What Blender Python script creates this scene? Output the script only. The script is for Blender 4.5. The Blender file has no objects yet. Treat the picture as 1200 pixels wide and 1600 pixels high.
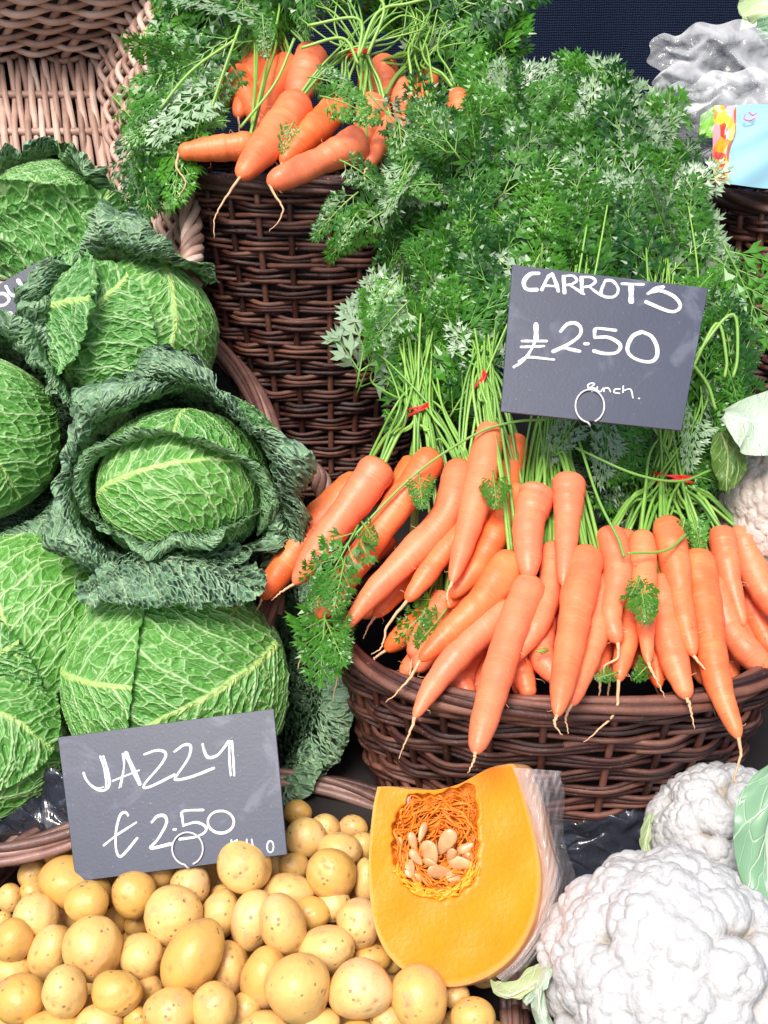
import bpy, bmesh, math, random
import numpy as np
from mathutils import Vector
rnd = random.Random(7)
nr = np.random.RandomState(11)
R = math.radians
sc = bpy.context.scene
col = sc.collection

# ------------------------------------------------------------------ camera, light, exposure
F = 800 / math.tan(R(24))
CZ = 1.55
PITCH = 25
cd = bpy.data.cameras.new('camera'); cam = bpy.data.objects.new('camera', cd); col.objects.link(cam)
cd.sensor_fit = 'VERTICAL'; cd.angle = R(48); cd.clip_start = .02; cd.clip_end = 200
cam.location = (0, 0, CZ); cam.rotation_euler = (R(90 - PITCH), 0, 0)
sc.camera = cam
w = bpy.data.worlds.new('World'); sc.world = w; w.use_nodes = True
nt = w.node_tree; bg = nt.nodes['Background']; sky = nt.nodes.new('ShaderNodeTexSky')
sky.sky_type = 'NISHITA'; sky.sun_disc = False; sky.sun_elevation = R(57); sky.sun_rotation = R(200)
sky.air_density = 1.0; sky.dust_density = 4.0; sky.ozone_density = 1.0
nt.links.new(sky.outputs[0], bg.inputs[0]); bg.inputs[1].default_value = .115
sl = bpy.data.lights.new('sun', 'SUN'); sun = bpy.data.objects.new('sun', sl); col.objects.link(sun)
sl.energy = 2.5; sl.angle = R(24); sl.color = (1, .96, .9)
_d = Vector((-math.sin(R(20)) * math.cos(R(57)), -math.cos(R(20)) * math.cos(R(57)), math.sin(R(57))))
sun.rotation_euler = _d.to_track_quat('Z', 'Y').to_euler()
vs = sc.view_settings
vs.view_transform = 'Standard'; vs.look = 'None'; vs.exposure = 0.7; vs.gamma = 1; vs.use_curve_mapping = False
try:
    sc.cycles.max_bounces = 8; sc.cycles.transparent_max_bounces = 12
except Exception: pass

# ------------------------------------------------------------------ helpers
A3 = lambda *a: np.array(a, float)
RT = A3(1, 0, 0); UP = A3(0, math.sin(R(PITCH)), math.cos(R(PITCH))); FW = A3(0, math.cos(R(PITCH)), -math.sin(R(PITCH)))
CAM = A3(0, 0, CZ)
WZ = A3(0, 0, 1.)
def P(px, py, d):
    return CAM + d * (FW + (px - 600) / F * RT + (800 - py) / F * UP)
def PV(px, py, d):
    px = np.asarray(px, float); py = np.asarray(py, float); d = np.asarray(d, float)
    return CAM + d[..., None] * (FW + ((px - 600) / F)[..., None] * RT + ((800 - py) / F)[..., None] * UP)
def D3(r, u, t):            # direction: right, up, towards the viewer
    v = r * RT + u * UP - t * FW
    return v / np.linalg.norm(v)
def nz(v):
    return v / (np.linalg.norm(v, axis=-1, keepdims=True) + 1e-12)
def catmull(pts, n):
    pts = np.asarray(pts, float)
    if len(pts) == 2:
        t = np.linspace(0, 1, n)[:, None]; return pts[0] * (1 - t) + pts[1] * t
    p = np.vstack([2 * pts[0] - pts[1], pts, 2 * pts[-1] - pts[-2]])
    m = len(pts) - 1
    u = np.linspace(0, m, n); i = np.minimum(u.astype(int), m - 1); f = (u - i)[:, None]
    a, b, c, d = p[i], p[i + 1], p[i + 2], p[i + 3]
    return .5 * (2 * b + (c - a) * f + (2 * a - 5 * b + 4 * c - d) * f ** 2 + (3 * b - a - 3 * c + d) * f ** 3)

class MB:
    def __init__(s): s.v = []; s.f = {3: [], 4: []}; s.uv = []; s.a = []; s.n = 0
    def add(s, v, f, uv=None, a=0.5):
        v = np.asarray(v, float).reshape(-1, 3); f = np.asarray(f, int)
        s.v.append(v)
        if len(f): s.f[f.shape[1]].append(f + s.n)
        s.uv.append(np.zeros((len(v), 2)) if uv is None else np.asarray(uv, float).reshape(-1, 2))
        s.a.append(np.full(len(v), a, float) if np.isscalar(a) else np.asarray(a, float))
        s.n += len(v)
    def grid(s, g, uv=None, a=.5, cu=False, cv=False, flip=False):
        n, m = g.shape[:2]
        I = np.arange(n if cu else n - 1); J = np.arange(m if cv else m - 1)
        i, j = np.meshgrid(I, J, indexing='ij'); i = i.ravel(); j = j.ravel()
        i2 = (i + 1) % n; j2 = (j + 1) % m
        f = np.stack([i * m + j, i2 * m + j, i2 * m + j2, i * m + j2], 1)
        if flip: f = f[:, ::-1]
        s.add(g.reshape(-1, 3), f, uv, a if np.isscalar(a) else np.asarray(a).ravel())
    def tube(s, p, r, k=6, a=.5, ref=None, cap=True):
        p = np.asarray(p, float); n = len(p)
        r = np.full(n, r, float) if np.isscalar(r) else np.asarray(r, float)
        t = nz(np.gradient(p, axis=0))
        if ref is not None:
            n1 = nz(np.cross(t, ref))
        else:
            n1 = np.zeros_like(p)
            x = A3(0, 0, 1) if abs(t[0][2]) < .9 else A3(1, 0, 0)
            c = x - t[0] * np.dot(x, t[0]); n1[0] = c / np.linalg.norm(c)
            for i in range(1, n):
                c = n1[i - 1] - t[i] * np.dot(n1[i - 1], t[i]); n1[i] = c / (np.linalg.norm(c) + 1e-12)
        n2 = np.cross(t, n1)
        th = np.arange(k) * 2 * math.pi / k
        g = p[:, None] + r[:, None, None] * (n1[:, None] * np.cos(th)[None, :, None] + n2[:, None] * np.sin(th)[None, :, None])
        L = np.concatenate([[0], np.cumsum(np.linalg.norm(np.diff(p, axis=0), axis=1))])
        uv = np.stack(np.broadcast_arrays(th[None, :] / (2 * math.pi), L[:, None]), -1)
        if cap:
            g = np.concatenate([np.repeat(p[:1, None], k, 1), g, np.repeat(p[-1:, None], k, 1)], 0)
            uv = np.concatenate([uv[:1], uv, uv[-1:]], 0)
        s.grid(g, uv, a, cv=True, flip=True)
    def build(s, name, mat, parent=None, smooth=True):
        me = bpy.data.meshes.new(name)
        v = np.concatenate(s.v)
        if parent is not None and parent.get('_o') is not None:
            v = v - np.array(parent['_o'])
        me.vertices.add(len(v)); me.vertices.foreach_set('co', v.astype(np.float32).ravel())
        f4 = np.concatenate(s.f[4]) if s.f[4] else np.zeros((0, 4), int)
        f3 = np.concatenate(s.f[3]) if s.f[3] else np.zeros((0, 3), int)
        lv = np.concatenate([f4.ravel(), f3.ravel()]).astype(np.int32)
        st = np.concatenate([np.arange(len(f4)) * 4, len(f4) * 4 + np.arange(len(f3)) * 3]).astype(np.int32)
        tot = np.concatenate([np.full(len(f4), 4), np.full(len(f3), 3)]).astype(np.int32)
        me.loops.add(len(lv)); me.polygons.add(len(st))
        me.loops.foreach_set('vertex_index', lv)
        me.polygons.foreach_set('loop_start', st); me.polygons.foreach_set('loop_total', tot)
        me.polygons.foreach_set('use_smooth', np.full(len(st), smooth))
        uv = np.concatenate(s.uv)[lv].astype(np.float32)
        l = me.uv_layers.new(name='UVMap'); l.data.foreach_set('uv', uv.ravel())
        at = me.attributes.new('var', 'FLOAT', 'POINT'); at.data.foreach_set('value', np.concatenate(s.a).astype(np.float32))
        me.update(calc_edges=True); me.validate()
        me.materials.append(mat)
        o = bpy.data.objects.new(name, me); col.objects.link(o)
        if parent is not None: o.parent = parent
        return o

def tag(o, label=None, cat=None, group=None, kind=None):
    if label: o['label'] = label
    if cat: o['category'] = cat
    if group: o['group'] = group
    if kind: o['kind'] = kind
    return o
def thing(name, label, cat, loc, group=None):
    o = bpy.data.objects.new(name, None); col.objects.link(o)
    o.empty_display_size = .02
    o.location = tuple(loc); o['_o'] = [float(x) for x in loc]
    return tag(o, label, cat, group)
def sub(o, root):            # let a part's children use the same local frame
    o['_o'] = root['_o']; return o
def clean():
    for o in bpy.data.objects:
        if '_o' in o: del o['_o']

# ------------------------------------------------------------------ materials
class NT:
    def __init__(s, name):
        s.m = bpy.data.materials.new(name); s.m.use_nodes = True; s.t = s.m.node_tree
        s.b = s.t.nodes['Principled BSDF']; s.o = s.t.nodes['Material Output']
    def n(s, typ, ins=None, **kw):
        x = s.t.nodes.new('ShaderNode' + typ)
        for k, v in kw.items(): setattr(x, k, v)
        for k, v in (ins or {}).items():
            if isinstance(v, bpy.types.NodeSocket): s.t.links.new(v, x.inputs[k])
            else: x.inputs[k].default_value = v
        return x
    def l(s, a, b): s.t.links.new(a, b)
    def math(s, op, a, b=0., c=0., clamp=False):
        return s.n('Math', {0: a, 1: b, 2: c}, operation=op, use_clamp=clamp).outputs[0]
    def mix(s, f, a, b):
        x = s.n('Mix', data_type='RGBA')
        for sk, v in ((x.inputs[0], f), (x.inputs[6], a), (x.inputs[7], b)):
            if isinstance(v, bpy.types.NodeSocket): s.l(v, sk)
            else: sk.default_value = v if np.isscalar(v) else tuple(v) + ((1,) if len(v) == 3 else ())
        return x.outputs[2]
    def ramp(s, f, stops):
        x = s.n('ValToRGB', {0: f}); e = x.color_ramp.elements
        while len(e) < len(stops): e.new(.5)
        for i, (p, c) in enumerate(stops):
            e[i].position = p; e[i].color = tuple(c) + (1,) if not np.isscalar(c) else (c, c, c, 1)
        return x.outputs[0]
    def sstep(s, v, a, b):
        return s.n('MapRange', {0: v, 1: a, 2: b, 3: 0., 4: 1.}, interpolation_type='SMOOTHSTEP').outputs[0]
    def noise(s, sc_, det=3, rough=.5, vec=None, dist=0.):
        i = {'Scale': sc_, 'Detail': det, 'Roughness': rough, 'Distortion': dist}
        if vec is not None: i['Vector'] = vec
        else: i['Vector'] = s.n('TexCoord').outputs['Object']
        return s.n('TexNoise', i).outputs[0]
    def base(s, c, rough=.5, spec=.5, **kw):
        for k, v in (('Base Color', c), ('Roughness', rough), ('Specular IOR Level', spec)):
            if isinstance(v, bpy.types.NodeSocket): s.l(v, s.b.inputs[k])
            else: s.b.inputs[k].default_value = (tuple(v) + (1,)) if not np.isscalar(v) else v
        for k, v in kw.items():
            k = k.replace('_', ' ')
            if isinstance(v, bpy.types.NodeSocket): s.l(v, s.b.inputs[k])
            else: s.b.inputs[k].default_value = v
    def bump(s, h, strength=.5, dist=.002):
        b = s.n('Bump', {'Strength': strength, 'Distance': dist, 'Height': h})
        s.l(b.outputs[0], s.b.inputs['Normal']); return b
    def attr(s, name='var', typ='GEOMETRY'):
        return s.n('Attribute', attribute_name=name, attribute_type=typ).outputs['Fac']
    def uv(s): return s.n('UVMap').outputs[0]
    def orand(s): return s.n('ObjectInfo').outputs['Random']

def mat_carrot():
    m = NT('carrot_skin'); uv = m.uv(); sx = m.n('SeparateXYZ', {0: uv})
    u, v = sx.outputs[0], sx.outputs[1]
    ring = m.n('CombineXYZ', {0: m.math('MULTIPLY', u, 5.), 1: m.math('MULTIPLY', v, 420.), 2: m.orand()}).outputs[0]
    nrg = m.n('TexNoise', {'Vector': ring, 'Scale': 1., 'Detail': 2.}).outputs[0]
    lent = m.sstep(m.n('TexNoise', {'Vector': m.n('CombineXYZ', {0: m.math('MULTIPLY', u, 14.), 1: m.math('MULTIPLY', v, 900.), 2: m.orand()}).outputs[0], 'Scale': 1., 'Detail': 1.}).outputs[0], .66, .74)
    big = m.noise(28, 3)
    c = m.mix(m.sstep(big, .35, .65), (.84, .115, .014), (.93, .215, .055))
    c = m.mix(m.math('MULTIPLY', m.orand(), .75), c, (.90, .23, .13))
    c = m.mix(m.math('MULTIPLY', m.sstep(nrg, .5, .8), .3), c, (.95, .36, .14))
    c = m.mix(m.math('MULTIPLY', lent, .55), c, (.50, .11, .03))
    sp = m.math('MAXIMUM', m.sstep(m.noise(260, 2), .68, .75), m.math('MULTIPLY', m.sstep(m.noise(70, 5, .75, None, .6), .62, .70), .6))
    c = m.mix(m.math('MULTIPLY', sp, .55), c, (.35, .12, .05))
    hd = m.attr()                                  # 0 at the crown .. 1 at the tip
    c = m.mix(m.math('MULTIPLY', m.math('SUBTRACT', 1., m.sstep(hd, 0., .06)), .8), c, (.26, .17, .04))
    m.base(c, m.math('ADD', .33, m.math('MULTIPLY', big, .22)), .5, Subsurface_Weight=.12)
    m.b.inputs['Subsurface Radius'].default_value = (.01, .003, .001); m.b.inputs['Subsurface Scale'].default_value = .3
    m.bump(m.math('SUBTRACT', nrg, m.math('MULTIPLY', lent, .6)), .28, .0010)
    return m.m
def mat_root():
    m = NT('carrot_root_hair'); m.base(m.mix(m.noise(200, 1), (.75, .5, .3), (.55, .3, .14)), .6); return m.m
def mat_leaf(name, lo, hi, pale):
    m = NT(name); a = m.attr()
    c = m.mix(a, lo, hi)
    c = m.mix(m.math('MULTIPLY', m.noise(60, 2), .6), c, [x * .75 for x in lo])
    geo = m.n('NewGeometry'); c = m.mix(m.math('MULTIPLY', geo.outputs['Backfacing'], .75), c, pale)  # paler undersides, whitened so that glossy reflections are part of the colour
    m.base(c, .34, .6)
    tr = m.n('BsdfTranslucent', {'Color': m.mix(.5, c, (.25, .55, .05))}); mx = m.n('MixShader', {0: .22})
    m.l(m.b.outputs[0], mx.inputs[1]); m.l(tr.outputs[0], mx.inputs[2]); m.l(mx.outputs[0], m.o.inputs[0])
    return m.m
def mat_stem():
    m = NT('carrot_stalk'); c = m.mix(m.attr(), (.06, .22, .03), (.26, .47, .08))
    m.base(c, .38, .6); return m.m
def mat_wicker(name, lo, mid, hi, rough=.33):
    m = NT(name); a = m.attr()
    uv = m.n('Mapping', {'Vector': m.uv(), 'Scale': (14, 22, 1)}).outputs[0]
    stre = m.n('TexNoise', {'Vector': uv, 'Scale': 1., 'Detail': 3.}).outputs[0]
    big = m.noise(45, 3)
    f = m.math('ADD', m.math('MULTIPLY', a, .55), m.math('MULTIPLY', big, .45))
    c = m.ramp(f, [(.12, lo), (.5, mid), (.85, hi)])
    c = m.mix(m.math('MULTIPLY', m.sstep(stre, .5, .75), .45), c, lo)
    c = m.mix(m.math('MULTIPLY', m.sstep(m.noise(500, 2), .66, .74), .35), c, (.45, .36, .3))
    m.base(c, m.math('ADD', rough, m.math('MULTIPLY', stre, .25)), .55)
    m.bump(m.math('ADD', stre, m.noise(300, 2)), .5, .0008)
    return m.m
def mat_savoy():
    m = NT('savoy_leaf'); tint = m.attr('tint', 'OBJECT')
    sx = m.n('SeparateXYZ', {0: m.uv()}); a0, b0 = sx.outputs[0], sx.outputs[1]
    seed = m.math('MULTIPLY', m.attr('seed', 'OBJECT'), 7.)
    v0 = m.n('CombineXYZ', {0: a0, 1: b0, 2: seed}).outputs[0]
    nn = m.n('TexNoise', {'Vector': v0, 'Scale': 30., 'Detail': 2.}).outputs['Color']
    ns = m.n('SeparateXYZ', {0: nn})
    a = m.math('ADD', a0, m.math('MULTIPLY', m.math('SUBTRACT', ns.outputs[0], .5), .014))
    b = m.math('ADD', b0, m.math('MULTIPLY', m.math('SUBTRACT', ns.outputs[1], .5), .012))
    ab = m.math('ABSOLUTE', b)
    wv = m.math('SUBTRACT', a, m.math('MULTIPLY', ab, .75))
    wv = m.math('ADD', wv, m.math('MULTIPLY', m.math('MULTIPLY', ab, ab), 2.0))
    wv = m.math('ADD', wv, m.math('MULTIPLY', m.math('SIGN', b), .009))
    dl = m.math('PINGPONG', wv, .0145)
    dm = m.math('ABSOLUTE', m.math('ADD', b0, m.math('MULTIPLY', m.math('SUBTRACT', ns.outputs[1], .5), .006)))
    vc = m.n('CombineXYZ', {0: m.math('MULTIPLY', wv, 1.0), 1: m.math('MULTIPLY', b, .8), 2: seed}).outputs[0]
    vo = m.n('TexVoronoi', {'Vector': vc, 'Scale': 88., 'Randomness': .85}, feature='DISTANCE_TO_EDGE').outputs['Distance']
    vs_ = m.n('TexVoronoi', {'Vector': vc, 'Scale': 210., 'Randomness': 1.}, feature='DISTANCE_TO_EDGE').outputs['Distance']
    inv = lambda x, lo, hi: m.math('SUBTRACT', 1., m.sstep(x, lo, hi))
    mw = m.math('SUBTRACT', .0052, m.math('MULTIPLY', a0, .018))
    mid = inv(m.math('DIVIDE', dm, m.math('MAXIMUM', mw, .0012)), .3, 1.2)
    lw = m.math('MULTIPLY', inv(dl, .0004, .0021), inv(ab, .05, .16))
    ret = inv(vo, .012, .095); ret2 = inv(vs_, .01, .09)
    vein = m.math('MAXIMUM', mid, m.math('MAXIMUM', lw, m.math('MULTIPLY', ret, .62)))
    veinc = m.math('MAXIMUM', vein, m.math('MULTIPLY', ret2, .16))
    blis = m.math('MULTIPLY', m.sstep(vo, .0, .42), m.sstep(dl, .0, .006))
    back = m.n('NewGeometry').outputs['Backfacing']
    big = m.noise(20, 3)
    lt = m.mix(m.math('MULTIPLY', big, .8), (.065, .265, .028), (.15, .40, .06)); dk = m.mix(big, (.04, .18, .035), (.09, .29, .06))
    cab = m.mix(tint, lt, dk)
    vcol = m.mix(tint, (.52, .74, .34), (.34, .58, .26))
    ca = m.mix(m.math('MULTIPLY', veinc, .85), cab, vcol)
    ca = m.mix(m.math('MULTIPLY', mid, .6), ca, (.50, .72, .16))
    ad = m.mix(tint, m.mix(big, (.12, .30, .09), (.2, .4, .13)), m.mix(big, (.10, .25, .12), (.27, .43, .26)))
    ad = m.mix(m.math('MULTIPLY', vein, .6), ad, (.45, .62, .38))
    ad = m.mix(m.math('MULTIPLY', m.sstep(blis, .4, 1.), .4), ad, (.32, .44, .34))
    c = m.mix(back, ca, ad)
    m.base(c, m.math('ADD', .33, m.math('MULTIPLY', m.noise(120, 2), .22)), .55)
    tr = m.n('BsdfTranslucent', {'Color': m.mix(.3, c, (.35, .7, .08))}); mx = m.n('MixShader', {0: .14})
    m.l(m.b.outputs[0], mx.inputs[1]); m.l(tr.outputs[0], mx.inputs[2]); m.l(mx.outputs[0], m.o.inputs[0])
    h = m.math('SUBTRACT', m.math('MULTIPLY', vein, .42), m.math('MULTIPLY', blis, 1.0))
    h = m.math('ADD', h, m.math('MULTIPLY', m.math('MULTIPLY', m.sstep(vs_, 0., .4), m.math('ADD', .25, m.math('MULTIPLY', tint, .45))), -1.))
    h = m.math('MULTIPLY', h, m.math('ADD', .9, m.math('MULTIPLY', tint, .45)))
    dp = m.n('Displacement', {'Height': h, 'Midlevel': 0., 'Scale': m.math('ADD', .0021, m.math('MULTIPLY', tint, .0007))})
    m.l(dp.outputs[0], m.o.inputs['Displacement'])
    m.m.displacement_method = 'BOTH'
    return m.m
def mat_potato():
    m = NT('potato_skin'); r = m.orand()
    tc = m.n('TexCoord').outputs['Object']; v = m.n('VectorMath', {0: tc, 1: m.n('CombineXYZ', {0: r, 1: r, 2: 0.}).outputs[0]}, operation='ADD').outputs[0]
    big = m.noise(25, 4, .6, v)
    c = m.mix(r, (.64, .365, .085), (.74, .49, .18))
    c = m.mix(m.math('MULTIPLY', m.sstep(big, .45, .75), .55), c, (.66, .36, .11))
    c = m.mix(m.math('MULTIPLY', m.sstep(m.noise(38, 6, .75, v), .52, .66), .6), c, (.52, .29, .16))
    c = m.mix(m.math('MULTIPLY', m.sstep(m.noise(17, 3, .5, v), .55, .8), .5), c, (.72, .46, .32))
    sp = m.sstep(m.n('TexVoronoi', {'Vector': v, 'Scale': 130., 'Randomness': 1.}).outputs['Distance'], .20, .10)
    spm = m.math('MULTIPLY', sp, m.sstep(m.noise(40, 2, .5, v), .44, .58))
    c = m.mix(m.math('MULTIPLY', spm, .75), c, (.24, .12, .05))
    c = m.mix(m.math('MULTIPLY', m.sstep(m.noise(110, 6, .85, v), .54, .64), .42), c, (.42, .24, .12))
    eye = m.attr(); c = m.mix(m.math('MULTIPLY', eye, .7), c, (.30, .16, .08))
    m.base(c, m.math('ADD', .30, m.math('MULTIPLY', big, .22)), .5, Subsurface_Weight=.1)
    m.b.inputs['Subsurface Scale'].default_value = .004
    m.bump(m.math('ADD', m.noise(90, 4, .6, v), m.math('MULTIPLY', spm, -.6)), .6, .0018)
    return m.m
def mat_simple(name, c, rough=.5, spec=.5, vary=.25, scale=40, bump=.2, bd=.001, c2=None):
    m = NT(name); n_ = m.noise(scale, 4)
    cc = m.mix(n_, [x * (1 - vary) for x in c], c2 or [min(1, x * (1 + vary)) for x in c])
    m.base(cc, rough, spec); m.bump(m.noise(scale * 4, 3), bump, bd); return m.m
def mat_film(name, haze=.25, tintc=(.9, .93, .95), scale=60):
    m = NT(name)
    n_ = m.n('TexNoise', {'Vector': m.n('Mapping', {'Vector': m.uv(), 'Scale': (1, .35, 1)}).outputs[0], 'Scale': scale, 'Detail': 4., 'Distortion': 1.2}).outputs[0]
    m.base(tintc, .12, 1.)
    m.bump(n_, 1., .006)
    tr = m.n('BsdfTransparent'); mx = m.n('MixShader', {0: m.math('ADD', haze, m.math('MULTIPLY', m.sstep(n_, .55, .7), .35))})
    m.l(tr.outputs[0], mx.inputs[1]); m.l(m.b.outputs[0], mx.inputs[2]); m.l(mx.outputs[0], m.o.inputs[0])
    return m.m

def mat_chalk():
    m = NT('white_chalk_ink'); m.base((.80, .80, .83), .8, .2)
    a = m.sstep(m.noise(330, 4, .7), .34, .46); a = m.math('ADD', .45, m.math('MULTIPLY', a, .55))
    tr = m.n('BsdfTransparent'); mx = m.n('MixShader', {0: a}); m.l(tr.outputs[0], mx.inputs[1]); m.l(m.b.outputs[0], mx.inputs[2]); m.l(mx.outputs[0], m.o.inputs[0]); return m.m
M = dict(
    carrot=mat_carrot(), root=mat_root(),
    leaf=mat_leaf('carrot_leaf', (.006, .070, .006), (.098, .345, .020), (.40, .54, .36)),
    stem=mat_stem(),
    wick=mat_wicker('dark_willow', (.012, .004, .004), (.062, .017, .012), (.22, .09, .06)),
    wickr=mat_wicker('rim_willow', (.03, .012, .012), (.10, .042, .034), (.27, .155, .125)),
    wickm=mat_wicker('brown_willow', (.05, .02, .018), (.20, .095, .075), (.42, .25, .20), .36),
    wickl=mat_wicker('pale_willow', (.15, .08, .055), (.46, .29, .225), (.72, .55, .46), .4),
    savoy=mat_savoy(), potato=mat_potato(),
    band=mat_simple('red_rubber', (.75, .02, .02), .4), 
    wire=mat_simple('steel_wire', (.55, .55, .58), .3, .8), chalk=mat_chalk(),
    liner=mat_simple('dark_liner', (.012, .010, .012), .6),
    film=mat_film('clear_film', .30, (.82, .74, .74), 22), film2=mat_film('crinkled_clear_plastic', .22, (.80, .84, .86), 45),
)
def mat_slate():
    m = NT('slate_board'); n_ = m.noise(14, 4, .6)
    c = m.mix(n_, (.023, .030, .055), (.042, .053, .092))
    c = m.mix(m.math('MULTIPLY', m.sstep(m.noise(22, 3, .6, None, 1.), .55, .72), .35), c, (.16, .175, .225))
    c = m.mix(m.math('MULTIPLY', m.sstep(m.noise(420, 2), .70, .78), .5), c, (.25, .26, .3))
    m.base(c, .42, .5); m.bump(m.noise(400, 2), .15, .0005); return m.m
M['slate'] = mat_slate()
def mat_cloth():
    m = NT('navy_cloth'); tc = m.n('TexCoord').outputs['Object']
    wv = m.n('TexWave', {'Vector': tc, 'Scale': 95., 'Distortion': 2., 'Detail': 1.}, bands_direction='X').outputs['Fac']
    wz = m.n('TexWave', {'Vector': tc, 'Scale': 95., 'Distortion': 2., 'Detail': 1.}, bands_direction='Z').outputs['Fac']
    h = m.math('MULTIPLY', wv, wz)
    m.base(m.mix(h, (.004, .008, .022), (.022, .038, .085)), .9, .15); m.bump(h, .8, .002); return m.m
M['cloth'] = mat_cloth()

# ------------------------------------------------------------------ setting
g = MB(); g.grid(np.array([[[-20, -20, 0], [-20, 30, 0]], [[20, -20, 0], [20, 30, 0]]], float), flip=True)
tag(g.build('ground', mat_simple('pavement', (.16, .15, .14), .8, .3, .3, 8), smooth=False), kind='structure')
def box(mb, lo, hi):
    x0, y0, z0 = lo; x1, y1, z1 = hi
    v = [(x0, y0, z0), (x1, y0, z0), (x1, y1, z0), (x0, y1, z0), (x0, y0, z1), (x1, y0, z1), (x1, y1, z1), (x0, y1, z1)]
    mb.add(v, [(0, 3, 2, 1), (4, 5, 6, 7), (0, 1, 5, 4), (1, 2, 6, 5), (2, 3, 7, 6), (3, 0, 4, 7)])
stall = thing('display_stand', 'dark stepped wooden stand that carries the baskets, showing only as black gaps', 'stand', (0, .8, 0))
mw_ = mat_simple('dark_board', (.018, .014, .013), .7)
for (y0, y1, z) in ((.40, .80, .74), (.803, 1.10, .86), (1.103, 1.75, .97)):
    b = MB(); box(b, (-.9, y0, z - .03), (.9, y1, z)); b.build('shelf_board', mw_, stall, False)
for y0, z0, z1 in ((.803, .743, .83), (1.103, .863, .94)):
    b = MB(); box(b, (-.9, y0, z0), (.9, y0 + .012, z1 - .003)); b.build('riser_board', mw_, stall, False)
for x in (-.88, .85):
    b = MB(); box(b, (x, .42, 0), (x + .03, 1.74, .705)); b.build('side_panel', mw_, stall, False)
b = MB()
gx, gz = np.meshgrid(np.linspace(-1.3, 1.3, 80), np.linspace(.6, 2.0, 30), indexing='ij')
b.grid(np.stack([gx, 1.80 + .012 * np.sin(gx * 17 + gz) + .006 * np.sin(gx * 41), gz], -1))
tag(b.build('backdrop_cloth', M['cloth']), 'navy woven cloth hanging behind the vegetable display', 'cloth')

# ------------------------------------------------------------------ baskets
def sup(th, e):
    c, s = np.cos(th), np.sin(th)
    return np.sign(c) * np.abs(c) ** e, np.sign(s) * np.abs(s) ** e
def basket(label, C, X, Y, Z, rx, ry, h, sb, ns, rr, bundle, mat, rimmat, e=.85, rimr=.009, rimn=4, gap=1.04, jit=1.):
    root = thing('wicker_basket', label, 'basket', C)
    def pt(th, v, off, zoff=0.):
        cx, sy = sup(th, e); k = 1 - (1 - sb) * np.maximum(v, 0) ** 1.15
        nx, ny = np.cos(th), np.sin(th)
        return C + X * ((rx * k * cx + off * nx))[..., None] + Y * ((ry * k * sy + off * ny))[..., None] - Z * (h * v + zoff)[..., None]
    wv = MB(); nrow = int(h / (2 * rr * gap)); ph = 0
    for r_ in range(nrow):
        bnd = r_ // bundle; k = r_ % bundle
        n = ns * 6 + 1; th = np.linspace(0, 2 * math.pi, n) 
        v = np.full(n, (r_ + .5) / nrow)
        q = ns / 2 * th + math.pi * (bnd % 2)
        off = rr * 1.55 * np.cos(q) * (1.0) + rr * .25 * np.sin(th * 3 + r_)
        mid = (k - (bundle - 1) / 2)
        zo = mid * rr * .35 * np.cos(q) * -1 + jit * rr * .5 * np.sin(th * (2 + rnd.random() * 3) + rnd.random() * 6) + jit * rr * .3 * np.sin(th * 9 + rnd.random() * 6)
        # each round is several shorter rods laid end to end
        cuts = sorted([0, 1] + [rnd.random() for _ in range(4)])
        for a_, b_ in zip(cuts[:-1], cuts[1:]):
            i0, i1 = int(a_ * (n - 1)), int(b_ * (n - 1)) + 1
            i0 = max(0, i0 - 4)
            if i1 - i0 < 6: continue
            rad = rr * np.linspace(rnd.uniform(1.0, 1.18), rnd.uniform(.72, .95), i1 - i0)
            wv.tube(pt(th[i0:i1], v[i0:i1], off[i0:i1] + rr * rnd.uniform(-.25, .35), zo[i0:i1]), rad, 6, rnd.random(), ref=Z)
    wv.build('weave', mat, root)
    st = MB()
    for i in range(ns):
        th = np.full(12, 2 * math.pi * (i) / ns); v = np.linspace(-.02, 1, 12)
        st.tube(pt(th, v, np.full(12, 0.)), rr * 1.25, 6, rnd.random(), ref=X)
    st.build('upright', mat, root)
    rim = MB(); n = 260; th = np.linspace(0, 2 * math.pi, n)
    for k in range(rimn * 2):
        ph = 2 * math.pi * k / rimn + (0 if k < rimn else .6)
        tw = 2.5
        R1 = rimr * (1.0 if k < rimn else .45)
        off = R1 * np.cos(tw * th + ph) ; zo = R1 * .9 * np.sin(tw * th + ph)
        rim.tube(pt(th, np.zeros(n), off, zo), rimr * .52 * rnd.uniform(.85, 1.1), 7, rnd.random(), ref=Z)
    rim.build('rim', rimmat, root)
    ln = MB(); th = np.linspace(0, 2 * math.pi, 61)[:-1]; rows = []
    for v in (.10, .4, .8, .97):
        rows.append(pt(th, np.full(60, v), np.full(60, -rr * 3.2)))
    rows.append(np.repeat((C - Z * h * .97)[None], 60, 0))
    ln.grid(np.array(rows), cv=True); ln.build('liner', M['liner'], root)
    return root, pt
XX, YY = A3(1, 0, 0), A3(0, 1, 0)
def tilt(axis_deg):                     # basket leaning toward the viewer
    a = R(axis_deg); return A3(1, 0, 0), A3(0, math.cos(a), math.sin(a)), A3(0, -math.sin(a), math.cos(a))
CB = P(868, 962, 1.05)
front_b, ptF = basket('reddish brown wicker basket overflowing with carrots above the squash wedge', CB, XX, YY, WZ, .2, .148, .185, .80, 30, .0026, 3, M['wick'], M['wick'], .86, .0075, 5)
tall_b, ptT = basket('tall dark wicker basket with carrot bunches on its rim', P(492, 262, 1.30), XX, YY, WZ, .158, .12, .38, .72, 30, .0028, 3, M['wick'], M['wickr'], .9, .0075, 4)
right_b, ptR = basket('dark wicker basket at the right edge under plastic bags', P(1330, 300, 1.27), XX, YY, WZ, .150, .12, .33, .80, 28, .0033, 2, M['wick'], M['wickr'], .9, .008, 4)
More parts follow.
